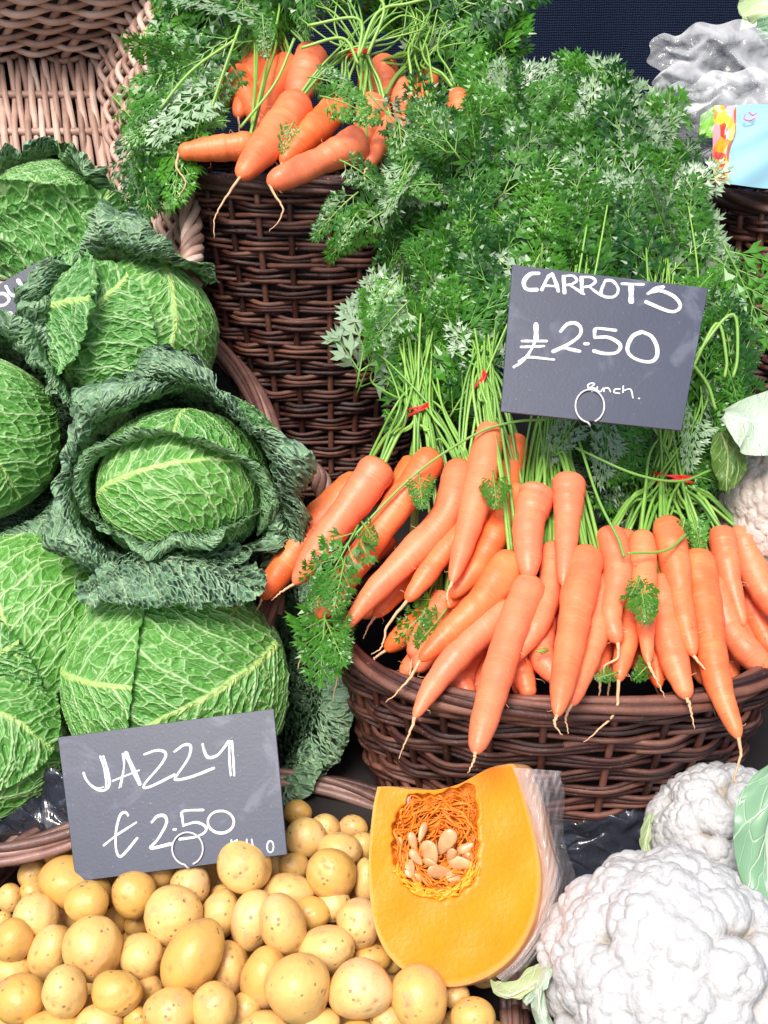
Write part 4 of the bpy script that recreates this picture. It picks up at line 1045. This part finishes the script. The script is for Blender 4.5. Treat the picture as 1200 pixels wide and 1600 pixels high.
for (x, y, l, w_, a) in [(672, 1335, 46, 25, 75), (697, 1316, 46, 24, 120), (705, 1338, 30, 15, 100), (722, 1350, 44, 22, 10), (690, 1364, 48, 22, 20), (638, 1358, 26, 22, 60), (645, 1315, 30, 14, 70), (660, 1300, 30, 12, 110), (728, 1325, 30, 14, -30), (712, 1370, 34, 15, 5), (625, 1320, 28, 10, 85), (735, 1340, 24, 12, 40), (650, 1340, 30, 14, 50), (676, 1352, 34, 14, 30), (655, 1372, 30, 12, 25)]:
    d = dface(x, y) + .006 + rnd.uniform(-.002, .003); C = P(x, y, d); t = R(-a); X = RT * math.cos(t) + UP * math.sin(t); Y = -RT * math.sin(t) + UP * math.cos(t)
    tl = nr.normal(0, .25, 2); V = IV[:642] if False else IV
    taper = 1 - .35 * V[:, :1]
    W_ = C + V[:, :1] * l / 2 * d / F * (X - FW * tl[0]) + V[:, 1:2] * taper * w_ / 2 * d / F * (Y - FW * tl[1]) - V[:, 2:] * taper * .0022 * FW
    mb = MB(); mb.add(W_, IFc); mb.build('seed', msd, sq)
# skin body
mk = NT('squash_skin'); nk = mk.noise(26, 4); mk.base(mk.mix(nk, (.70, .32, .12), (.82, .48, .24)), .45, .4); mk.bump(mk.noise(150, 3), .2, .001)
rows = []; ctr = A3(712, 1255)
qd = np.array([dface(x, y) for x, y in ro]) + .0035
base = PV(ro[:, 0], ro[:, 1], qd); c0 = P(ctr[0], ctr[1], dface(*ctr))
for t in np.concatenate([np.linspace(0, .9, 18), [.95, .985, 1]]):
    s = math.sqrt(max(0, 1 - t ** 2.4)); rows.append(c0 + (base - c0) * s + t * (RT * .046 - UP * .022 + FW * .085) + (base - c0) * .04 * math.sin(t * math.pi) )
bd = MB(); bd.grid(np.array(rows), cv=True, flip=True); skin = bd.build('skin', mk.m, sq); sub(skin, sq)
# cling film round the skin side
e1 = catmull([(800, 1199), (815, 1235), (829, 1280), (842, 1330), (848, 1370), (845, 1415), (832, 1460), (805, 1500), (775, 1526)], 70)
e2 = catmull([(893, 1206), (884, 1240), (880, 1290), (886, 1330), (900, 1375), (890, 1430), (870, 1475), (845, 1510), (800, 1545)], 70)
rows = []
for k in np.linspace(0, 1, 40):
    q = e1 * (1 - k) + e2 * k; d0 = np.array([dface(x, y) for x, y in e1]) - .0015
    wob = .0025 * np.sin(k * 9 + q[:, 1] * .05) * math.sin(k * math.pi) + .0012 * np.sin(q[:, 1] * .21 + k * 21 + q[:, 0] * .3)
    rows.append(PV(q[:, 0], q[:, 1], d0 + .055 * k ** 1.6 - .016 * math.sin(k * math.pi) + wob))
fm = MB(); gq = np.array(rows); uvq = np.stack(np.meshgrid(np.linspace(0, .1, 40), np.linspace(0, .3, 70), indexing='ij'), -1); fm.grid(gq, uvq)
fm.build('cling_film', M['film'], sq)
st = MB(); th = np.linspace(0, 2 * math.pi, 33)[:-1]
sx_, sy_ = 629 + 14 * np.cos(th), 1252 + 11 * np.sin(th)
ring = PV(sx_, sy_, np.full(32, .908)); ctr_ = P(629, 1252, .907)
st.grid(np.array([ring, ring * .3 + ctr_ * .7, np.repeat(ctr_[None], 32, 0)]), cv=True)
st.build('price_sticker', mat_simple('sticker', (.75, .70, .85), .3, .5, .2, 200), sq)

# ------------------------------------------------------------------ cauliflowers
ico = bmesh.new(); bmesh.ops.create_icosphere(ico, subdivisions=7, radius=1)
HV = np.array([v.co[:] for v in ico.verts]); HF = np.array([[v.index for v in f.verts] for f in ico.faces]); ico.free()
def mat_curd(name, lo, hi, crev):
    m = NT(name); tc = m.n('TexCoord').outputs['Object']
    v = m.n('TexVoronoi', {'Vector': tc, 'Scale': 330., 'Randomness': 1.}).outputs['Distance']
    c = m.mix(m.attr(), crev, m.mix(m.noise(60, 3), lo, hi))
    m.base(c, .6, .3, Subsurface_Weight=.25); m.b.inputs['Subsurface Radius'].default_value = (1, .9, .7); m.b.inputs['Subsurface Scale'].default_value = .004
    m.bump(m.math('SUBTRACT', m.noise(900, 2), v), .5, .0012); return m.m
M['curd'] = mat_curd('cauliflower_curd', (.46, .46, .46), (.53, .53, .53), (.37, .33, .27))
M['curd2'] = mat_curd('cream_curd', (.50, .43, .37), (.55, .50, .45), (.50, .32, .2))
M['cleaf'] = None
def fib(n, rs, j=.5):
    i = np.arange(n) + .5; ph = np.arccos(1 - 2 * i / n); th = math.pi * (1 + 5 ** .5) * i
    v = np.stack([np.cos(th) * np.sin(ph), np.sin(th) * np.sin(ph), np.cos(ph)], 1)
    return nz(v + rs.normal(0, j / math.sqrt(n), v.shape))
def bumps(V, sites, r, rs):
    out = np.zeros(len(V)); rad = r * rs.uniform(.75, 1.3, len(sites)); hh = rs.uniform(.8, 1.15, len(sites))
    for i0 in range(0, len(V), 20000):
        dt = np.clip(V[i0:i0 + 20000] @ sites.T, -1, 1); dd = np.sqrt(np.maximum(2 - 2 * dt, 0))
        out[i0:i0 + 20000] = (hh * np.sqrt(np.maximum(0, 1 - (dd / rad) ** 2))).max(1)
    return out
def cauliflower(label, x, y, d, rpx, mat, seed, leaves=(), sqz=(1, 1, 1), n1=46):
    rs = np.random.RandomState(seed)
    C = P(x, y, d); Rr = rpx * d / F
    root = thing('cauliflower', label, 'cauliflower', C, 'cauliflowers at the right')
    b1 = bumps(HV, fib(n1, rs, .8), 2.35 / math.sqrt(n1) * 1.2, rs)
    b2 = bumps(HV, fib(n1 * 12, rs, .9), 2.35 / math.sqrt(n1 * 12) * 1.05, rs)
    b3 = bumps(HV, fib(n1 * 55, rs, .9), 2.35 / math.sqrt(n1 * 55) * 1.15, rs)
    r = .75 + .18 * b1 ** .75 + .058 * b2 ** .8 * (.3 + .7 * b1) + .010 * b3
    V = HV * r[:, None] * np.array(sqz)
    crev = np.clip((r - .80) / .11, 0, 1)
    W_ = C + Rr * (V[:, :1] * RT + V[:, 1:2] * UP - V[:, 2:] * FW)
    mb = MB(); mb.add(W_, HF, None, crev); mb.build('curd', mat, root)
    return root
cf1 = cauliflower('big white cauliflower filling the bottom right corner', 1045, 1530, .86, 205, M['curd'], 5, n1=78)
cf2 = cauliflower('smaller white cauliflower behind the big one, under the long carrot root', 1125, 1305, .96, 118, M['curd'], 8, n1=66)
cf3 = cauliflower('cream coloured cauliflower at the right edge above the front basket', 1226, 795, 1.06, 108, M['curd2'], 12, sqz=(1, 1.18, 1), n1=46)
def mat_cleaf(name, lo, hi, vein):
    m = NT(name); sx = m.n('SeparateXYZ', {0: m.uv()}); a, b_ = sx.outputs[0], sx.outputs[1]
    nn = m.math('MULTIPLY', m.math('SUBTRACT', m.noise(25, 2), .5), .02)
    ab = m.math('ABSOLUTE', m.math('ADD', b_, nn)); wv = m.math('SUBTRACT', m.math('ADD', a, nn), m.math('MULTIPLY', ab, .8))
    dl = m.math('PINGPONG', wv, .016)
    vo = m.n('TexVoronoi', {'Vector': m.n('CombineXYZ', {0: wv, 1: b_, 2: 0.}).outputs[0], 'Scale': 50.}, feature='DISTANCE_TO_EDGE').outputs['Distance']
    inv = lambda x, l, h: m.math('SUBTRACT', 1., m.sstep(x, l, h))
    v = m.math('MAXIMUM', inv(ab, .0015, .004), m.math('MAXIMUM', inv(dl, .0003, .0016), m.math('MULTIPLY', inv(vo, .01, .05), .5)))
    c = m.mix(v, m.mix(m.noise(18, 3), lo, hi), vein)
    m.base(c, .35, .5); m.bump(v, .6, .002); return m.m
M['cl1'] = mat_cleaf('cauliflower_leaf', (.13, .27, .15), (.22, .38, .23), (.42, .56, .40))
M['cl2'] = mat_cleaf('pale_cauliflower_leaf', (.36, .48, .34), (.48, .58, .44), (.6, .68, .58))
M['cl3'] = mat_cleaf('dark_cauliflower_leaf', (.05, .14, .02), (.12, .22, .04), (.30, .40, .15))
M['cl4'] = mat_cleaf('pale_green_leaf', (.36, .50, .20), (.5, .62, .36), (.75, .80, .60))
def sheet(root, A, B, mat, n=60, curl=0., wav=.002, name='leaf', uvL=.12, uvW=.08, flip=False, lab=None):
    """leaf between two edge lines A and B (lists of px,py,d)"""
    a = catmull([P(*p) for p in A], n); b_ = catmull([P(*p) for p in B], n); m_ = 40
    k = np.linspace(0, 1, m_); g_ = a[:, None] * (1 - k)[None, :, None] + b_[:, None] * k[None, :, None]
    s = np.linspace(0, 1, n)
    dd = curl * np.sin(k * math.pi)[None, :] + wav * (np.sin(s * 17)[:, None] * (np.abs(k - .5) * 2)[None, :] + .6 * np.sin(s[:, None] * 9 + k[None, :] * 11) + .4 * np.sin(s[:, None] * 31 + k[None, :] * 5) * (np.abs(k - .5) * 2)[None, :])
    g_ = g_ - FW * dd[..., None]
    uv = np.stack(np.meshgrid(s * uvL, (k - .5) * uvW, indexing='ij'), -1)
    g2 = g_ + FW * .0012
    mb = MB(); mb.grid(g_, uv, flip=True); mb.grid(g2, uv)
    o = mb.build(name, mat, root)
    if lab: o['label'] = lab
    return o
sheet(cf2, [(1215, 1180, .87), (1175, 1215, .87), (1148, 1270, .865), (1150, 1330, .86), (1165, 1390, .855), (1215, 1430, .85)], [(1240, 1180, .88), (1240, 1215, .87), (1245, 1270, .865), (1245, 1330, .865), (1245, 1390, .86), (1245, 1435, .86)], M['cl1'], curl=.008, wav=.003)
sheet(cf3, [(1125, 655, 1.0), (1150, 690, .985), (1165, 710, .985), (1215, 712, .98)], [(1130, 640, 1.02), (1165, 622, 1.02), (1195, 612, 1.02), (1225, 600, 1.02)], M['cl2'], curl=.012, wav=.002)
sheet(cf3, [(1112, 680, 1.03), (1112, 720, 1.02), (1125, 765, 1.02)], [(1140, 670, 1.01), (1160, 710, 1.01), (1140, 770, 1.01)], M['cl3'], curl=.004)
sheet(cf3, [(1130, 705, 1.03), (1140, 740, 1.02), (1140, 765, 1.0)], [(1165, 700, 1.0), (1165, 735, .995), (1150, 760, 1.0)], M['cl3'], curl=.003)
sheet(cf1, [(770, 1548, .86), (800, 1562, .85), (835, 1545, .85), (850, 1515, .86)], [(765, 1530, .88), (790, 1535, .87), (830, 1515, .87), (850, 1495, .87)], M['cl4'], curl=.008, wav=.003)
sheet(cf1, [(832, 1545, .85), (830, 1575, .845), (845, 1620, .84)], [(848, 1530, .85), (856, 1580, .84), (880, 1630, .84)], M['cl2'], curl=.008)
sheet(cf1, [(815, 1560, .855), (840, 1530, .85), (866, 1490, .845)], [(824, 1570, .85), (856, 1540, .845), (876, 1500, .85)], M['cl2'], curl=.005)
sheet(cf2, [(1010, 1270, .95), (1000, 1310, .94), (1005, 1340, .93)], [(1022, 1270, .94), (1016, 1310, .93), (1020, 1345, .925)], M['cl4'], curl=.004)

# ------------------------------------------------------------------ plastic
def crumple(name, label, cat, x0, y0, x1, y1, d, amp, mat, n=90, bulge=.03, group=None):
    g_ = np.zeros((n, n, 3)); xs = np.linspace(x0, x1, n); ys = np.linspace(y0, y1, n)
    X, Y = np.meshgrid(xs, ys, indexing='ij'); h = np.zeros((n, n))
    for _ in range(26):                       # sharp creases: folded planes
        a = rnd.random() * 6.28; c_ = rnd.uniform(-1, 1); u = (X - x0) / (x1 - x0) * 2 - 1; v = (Y - y0) / (y1 - y0) * 2 - 1
        s = np.cos(a) * u + np.sin(a) * v - c_; h += rnd.uniform(-.5, 1) * np.abs(((s * rnd.uniform(1, 2.5) + 1) % 2) - 1)
    h = (h - h.mean()) / h.std()
    u = (X - x0) / (x1 - x0) * 2 - 1; v = (Y - y0) / (y1 - y0) * 2 - 1
    edge = 1 - np.maximum(abs(u), abs(v)) ** 6
    X = X + 9 * np.sin(v * 7 + u * 3) + 5 * np.sin(v * 15); Y = Y + 12 * np.sin(u * 3.1 + v * 2) + 5 * np.sin(u * 11 + 1)
    g_ = PV(X, Y, d - amp * h * edge - bulge * (1 - u ** 2) * (1 - v ** 2))
    uv = np.stack([(X - x0) / 1800, (Y - y0) / 1800], -1)
    mb = MB(); mb.grid(g_, uv, flip=True); o = mb.build(name, mat, None)
    return tag(o, label, cat, group)
M['filmd'] = mat_film('dark_crinkled_plastic', .85, (.03, .035, .05), 30)
crumple('plastic_sheet', 'crinkled shiny dark plastic lying between squash and small cauliflower', 'plastic', 870, 1275, 1060, 1400, .985, .004, M['filmd'], 60, 0.)
crumple('plastic_sheet', 'crinkled clear plastic under the lower left cabbage', 'plastic', -10, 1215, 130, 1345, 1.02, .003, M['filmd'], 50, 0.)
crumple('plastic_sheet', 'black and white plastic scrap behind the red band carrots', 'plastic', 1060, 690, 1150, 800, 1.07, .004, M['filmd'], 40, 0.)
def mat_glint():
    m = NT('crinkled_film'); n_ = m.n('TexVoronoi', {'Vector': m.uv(), 'Scale': 75., 'Randomness': 1.}, feature='SMOOTH_F1').outputs['Distance']
    m.base((.95, .97, .98), .10, 1.); m.bump(m.math('ADD', n_, m.math('MULTIPLY', m.n('TexNoise', {'Vector': m.uv(), 'Scale': 40., 'Detail': 3.}).outputs[0], 1.)), 1., .010)
    tr = m.n('BsdfTransparent'); lw = m.n('LayerWeight', {'Blend': .45}).outputs['Facing']
    mx = m.n('MixShader', {0: m.math('ADD', .14, m.math('MULTIPLY', lw, .6))}); m.l(tr.outputs[0], mx.inputs[1]); m.l(m.b.outputs[0], mx.inputs[2]); m.l(mx.outputs[0], m.o.inputs[0]); return m.m
M['film2'] = mat_glint()
crumple('plastic_bag', 'clear crinkled plastic bag bulging above the printed one', 'bag', 1020, 45, 1230, 215, 1.24, .006, M['film2'], 80, .03)
crumple('plastic_bag', 'flattened clear plastic bag under the bulging one', 'bag', 1045, 120, 1250, 260, 1.20, .005, M['film2'], 80, .02)
# printed bag
pb = thing('printed_bag', 'plastic produce bag printed light blue with a red and yellow fruit picture', 'bag', P(1170, 240, 1.16))
bl = mat_simple('light_blue_print', (.27, .50, .60), .55, .3, .12, 25)
mfp = NT('fruit_print'); vf = mfp.n('TexVoronoi', {'Vector': mfp.n('Mapping', {'Vector': mfp.uv(), 'Scale': (1, .6, 1), 'Rotation': (0, 0, .5)}).outputs[0], 'Scale': 5.}).outputs['Color']
hs = mfp.n('SeparateXYZ', {0: vf}).outputs[0]
mfp.base(mfp.ramp(mfp.math('ADD', hs, mfp.math('MULTIPLY', mfp.noise(80, 2), .25)), [(.1, (.9, .45, .02)), (.3, (.85, .03, .02)), (.5, (.95, .65, .05)), (.7, (.8, .05, .1)), (.85, (.95, .75, .2)), (1., (.85, .4, .5))]), .25, .6)
def panel(A, B, mat, name, dz=0.):
    a = catmull([P(*p) for p in A], 40); b_ = catmull([P(*p) for p in B], 40); k = np.linspace(0, 1, 30)
    g_ = a[:, None] * (1 - k)[None, :, None] + b_[:, None] * k[None, :, None]
    s = np.linspace(0, 1, 40); g_ = g_ - FW * (dz + .010 * np.sin(k * math.pi)[None, :] * np.sin(s * math.pi)[:, None] + .0015 * np.sin(s[:, None] * 14 + k[None, :] * 8))[..., None]
    uv = np.stack(np.meshgrid(s, k, indexing='ij'), -1); mb = MB(); mb.grid(g_, uv, flip=True); return mb.build(name, mat, pb)
panel([(1148, 165, 1.17), (1148, 200, 1.165), (1138, 240, 1.16), (1136, 288, 1.155)], [(1260, 160, 1.18), (1260, 200, 1.18), (1260, 250, 1.175), (1260, 300, 1.17)], bl, 'blue_panel')
panel([(1116, 165, 1.175), (1114, 200, 1.175), (1113, 240, 1.17), (1116, 286, 1.165)], [(1150, 165, 1.167), (1150, 200, 1.162), (1140, 240, 1.157), (1138, 288, 1.152)], mfp.m, 'fruit_picture')
mk_ = MB()
for pts in ([(1165, 178), (1163, 186), (1172, 188), (1180, 184)], [(1170, 175), (1176, 180), (1182, 176)]):
    mk_.tube(catmull([P(x, y, 1.158) for x, y in pts], 12), .0009, 5)
mk_.build('pink_mark', mat_simple('pink_print', (.85, .2, .5), .4), pb)
gl = MB()
pbl = sheet(pb, [(1095, 180, 1.18), (1092, 215, 1.18)], [(1117, 165, 1.175), (1114, 215, 1.175)], mat_simple('green_print', (.15, .42, .03), .3), name='green_panel', wav=.0005)
# wrapped pale greens in the top right corner
cr = thing('wrapped_greens', 'pale green leafy vegetable in plastic, cut off by the top right corner', 'greens', P(1190, 20, 1.35))
sheet(cr, [(1160, -40, 1.36), (1155, 0, 1.35), (1158, 45, 1.34)], [(1260, -40, 1.36), (1260, 0, 1.36), (1250, 60, 1.35)], M['cl4'], curl=.03, wav=.004)
sheet(cr, [(1180, 30, 1.31), (1185, 50, 1.3), (1175, 62, 1.3)], [(1240, 45, 1.33), (1240, 65, 1.32), (1235, 85, 1.31)], M['cl1'], curl=.02, wav=.004)

# ------------------------------------------------------------------ chalkboards
class Board:
    def __init__(s, label, corners, depths, th=.0022):
        Q = [P(x, y, d) for (x, y), d in zip(corners, depths)]
        s.c = sum(Q) / 4; s.root = thing('price_board', label, 'sign', s.c, 'chalkboard price signs')
        n = nz(np.cross(Q[1] - Q[0], Q[3] - Q[0]));
        if np.dot(n, -FW) < 0: n = -n
        s.n = n; Q = [q - n * np.dot(q - s.c, n) for q in Q]; s.Q = Q
        mb = MB(); e = .0006
        V = [q for q in Q] + [q - n * th for q in Q]
        ctr = s.c
        ins = [q + nz(ctr - q) * e for q in Q]
        V = ins + [q - n * e for q in Q] + [q - n * (th - e) for q in Q] + [i - n * th for i in ins]
        f = [(0, 3, 2, 1), (12, 13, 14, 15)]
        for k in range(4):
            j = (k + 1) % 4
            for b_ in (0, 4, 8): f.append((b_ + k, b_ + j, b_ + 4 + j, b_ + 4 + k))
        mb.add(V, f); o = mb.build('board', M['slate'], s.root, False); s.board = sub(o, s.root)
        bm = bmesh.new(); bm.from_mesh(o.data); bmesh.ops.recalc_face_normals(bm, faces=bm.faces); bm.to_mesh(o.data); bm.free()
        s.ink = MB()
    def hit(s, x, y, off=0.):
        r = FW + (x - 600) / F * RT + (800 - y) / F * UP
        t = np.dot(s.c + s.n * off - CAM, s.n) / np.dot(r, s.n); return CAM + t * r
    def stroke(s, pts, w_, tr):
        x0, y0, k = tr; q = catmull(pts, max(8, len(pts) * 7)) if len(pts) > 2 else catmull(pts, 6)
        q = q / k + A3(x0, y0); ww = w_ / k / 2
        n = len(q); c = np.array([s.hit(x, y, .0004 + .00012 * (s.ink.n % 5)) for x, y in q])
        t = nz(np.gradient(c, axis=0)); sd = nz(np.cross(t, s.n)); dd = np.linalg.norm(s.c - CAM)
        r = ww * dd / F * (1 + .12 * np.sin(np.linspace(0, 9, n) + n)) 
        # rounded ends
        L = np.concatenate([[0], np.cumsum(np.linalg.norm(np.diff(c, axis=0), axis=1))]); 
        cc_ = np.vstack([c[0] - t[0] * r[0] * .7, c, c[-1] + t[-1] * r[-1] * .7]); rr = np.concatenate([[r[0] * .45], r, [r[-1] * .45]]); sd = np.vstack([sd[:1], sd, sd[-1:]])
        g_ = cc_[:, None] + sd[:, None] * (rr[:, None] * np.array([-1, -.8, .8, 1])[None, :])[..., None] + s.n * (np.array([-.0004, 0, 0, -.0004]))[None, :, None]
        s.ink.grid(g_)
    def done(s, loop, lw=.0008, stem=None):
        if s.ink.n: s.ink.build('chalk_writing', M['chalk'], s.board)
        if loop:
            x, y, rx, ry = loop; mb = MB(); th = np.linspace(R(100), R(430), 50)
            pts = [s.hit(x + rx * math.cos(t), y + ry * math.sin(t), .0016) for t in th]
            pts = pts[::-1] + [s.hit(x, y + ry + 4, .001), s.hit(x + 2, y + ry + 2, .0) - s.n * .006, s.hit(x + 2, y + ry - 20, 0.) - s.n * .012]
            mb.tube(catmull(pts[::-1], 120), lw, 8); mb.build('wire_clip', M['wire'], s.root)
TA = (770, 400, 3.4286); TB = (770, 530, 3.4286); TC = (90, 1140, 3.3333); TD = (90, 1240, 3.3333); TE = (0, 380, 10.)
b1 = Board('large chalkboard reading CARROTS £2.50 Bunch, in front of the carrot tops', [(800, 413), (1107, 450), (1065, 673), (782, 643)], [.985, .985, .955, .955])
for w_, pts in [(22, [(248, 92), (205, 95), (172, 125), (168, 155), (185, 178), (238, 180)]), (18, [(262, 182), (295, 115), (318, 95)]), (20, [(318, 95), (338, 140), (352, 190)]), (13, [(280, 158), (350, 162)]),
    (20, [(380, 110), (385, 198)]), (15, [(375, 108), (430, 106), (450, 130), (425, 150), (390, 156)]), (15, [(410, 152), (450, 178), (490, 204)]), (20, [(476, 115), (478, 198)]), (15, [(470, 112), (530, 114), (550, 136), (525, 158), (490, 166)]), (15, [(515, 162), (545, 186), (585, 214)]),
    (16, [(600, 138), (580, 192), (592, 214), (640, 220), (668, 200), (670, 165), (640, 132), (604, 130)]), (15, [(690, 148), (808, 152)]), (28, [(742, 155), (742, 246)]), (18, [(915, 165), (880, 170), (830, 203)]), (19, [(840, 196), (900, 186), (970, 215), (1005, 260), (990, 290), (940, 294), (820, 245)]),
    (26, [(232, 364), (233, 445)]), (16, [(233, 445), (195, 520), (150, 570), (112, 595)]), (14, [(155, 455), (290, 455)]), (14, [(150, 487), (275, 483)]), (14, [(140, 565), (190, 542), (330, 555)]),
    (19, [(362, 405), (400, 365), (445, 360), (473, 388), (462, 430), (400, 475), (322, 512)]), (19, [(375, 488), (420, 500), (468, 510)]), (17, [(490, 470), (512, 470)]),
    (18, [(660, 398), (560, 388), (546, 412), (548, 440)]), (19, [(548, 436), (620, 436), (675, 465), (684, 492), (660, 518), (600, 522), (540, 508)]), (20, [(800, 405), (750, 430), (722, 490), (738, 532), (790, 560), (850, 565), (880, 535), (878, 480), (850, 430), (800, 405)])]:
    b1.stroke(pts, w_, TA)
for pts in ([(512, 262), (510, 245), (530, 235), (545, 240), (530, 254), (515, 261)], [(515, 261), (545, 262), (550, 275), (528, 279)], [(560, 255), (562, 275), (578, 280), (592, 262)], [(596, 280), (600, 263), (620, 262), (632, 282)], [(682, 266), (655, 268), (652, 285), (680, 290)], [(700, 250), (698, 285)], [(700, 275), (738, 268), (752, 315)], [(781, 317), (786, 317)]):
    b1.stroke(pts, 8, TB)
b1.done((770 + 520 / 3.4286, 530 + 358 / 3.4286, 22.5, 25.5))
b2 = Board('chalkboard reading JAZZY £2.50 stuck in the potatoes', [(90, 1152), (428, 1107), (449, 1335), (118, 1378)], [.955, .955, .925, .925])
for w_, pts in [(12, [(222, 140), (242, 200), (252, 260), (252, 298)]), (12, [(238, 138), (262, 220), (268, 290), (235, 318), (190, 305), (150, 262), (135, 225)]), (8, [(140, 240), (165, 280), (205, 305), (240, 300)]), (8, [(350, 120), (345, 200), (320, 305)]), (8, [(338, 125), (345, 200), (330, 300)]), (22, [(355, 122), (390, 200), (428, 285)]), (9, [(285, 268), (425, 212)]),
    (13, [(450, 130), (520, 108), (563, 125), (540, 180), (450, 288), (480, 298), (610, 235)]), (13, [(608, 115), (660, 80), (693, 88), (680, 150), (620, 240), (617, 262), (700, 245), (815, 200)]), (15, [(755, 75), (765, 115), (785, 145), (830, 135), (870, 90), (890, 62)]), (12, [(895, 60), (895, 150), (902, 240)]), (12, [(908, 60), (915, 150), (920, 240)])]:
    b2.stroke(pts, w_, TC)
for w_, pts in [(13, [(368, 115), (350, 98), (325, 115), (305, 190), (303, 280), (318, 325), (345, 315), (415, 232)]), (11, [(240, 270), (310, 215), (410, 150)]), (15, [(490, 150), (520, 118), (558, 118), (565, 160), (520, 240), (485, 284), (590, 262)]), (12, [(603, 187), (616, 187)]),
    (13, [(760, 85), (655, 92), (650, 130), (655, 170)]), (13, [(655, 166), (720, 150), (768, 170), (768, 200), (720, 225), (635, 238)]), (13, [(850 + 68 * math.cos(t), 148 + 58 * math.sin(t)) for t in np.linspace(-1.6, 4.9, 14)]), (8, [(905, 240), (905, 268)]), (8, [(910, 255), (935, 242)]), (8, [(985, 238), (985, 262)]), (8, [(1010, 238), (1018, 275)]), (8, [(1108 + 17 * math.cos(t), 277 + 30 * math.sin(t)) for t in np.linspace(0, 6.3, 12)])]:
    b2.stroke(pts, w_, TD)
b2.done((90 + 677 / 3.3333, 1240 + 287 / 3.3333, 24, 25.5))
b3 = Board('small chalkboard with partly hidden lettering at the left edge under the top cabbage', [(-170, 540), (76, 400), (84, 470), (-160, 640)], [1.135, 1.135, 1.13, 1.13])
for w_, pts in [(50, [(90, 670), (150, 780), (220, 820), (290, 790), (335, 740)]), (62, [(280, 580), (390, 740), (500, 860)]), (48, [(-60, 850), (0, 790), (80, 800), (140, 880), (80, 960), (0, 975)]), (60, [(370, 960), (350, 1100)]), (60, [(150, 1090), (230, 1160), (330, 1200)]), (25, [(0, 1090), (60, 1105), (20, 1150)])]:
    b3.stroke(pts, w_, TE)
b3.done(None)
clean()
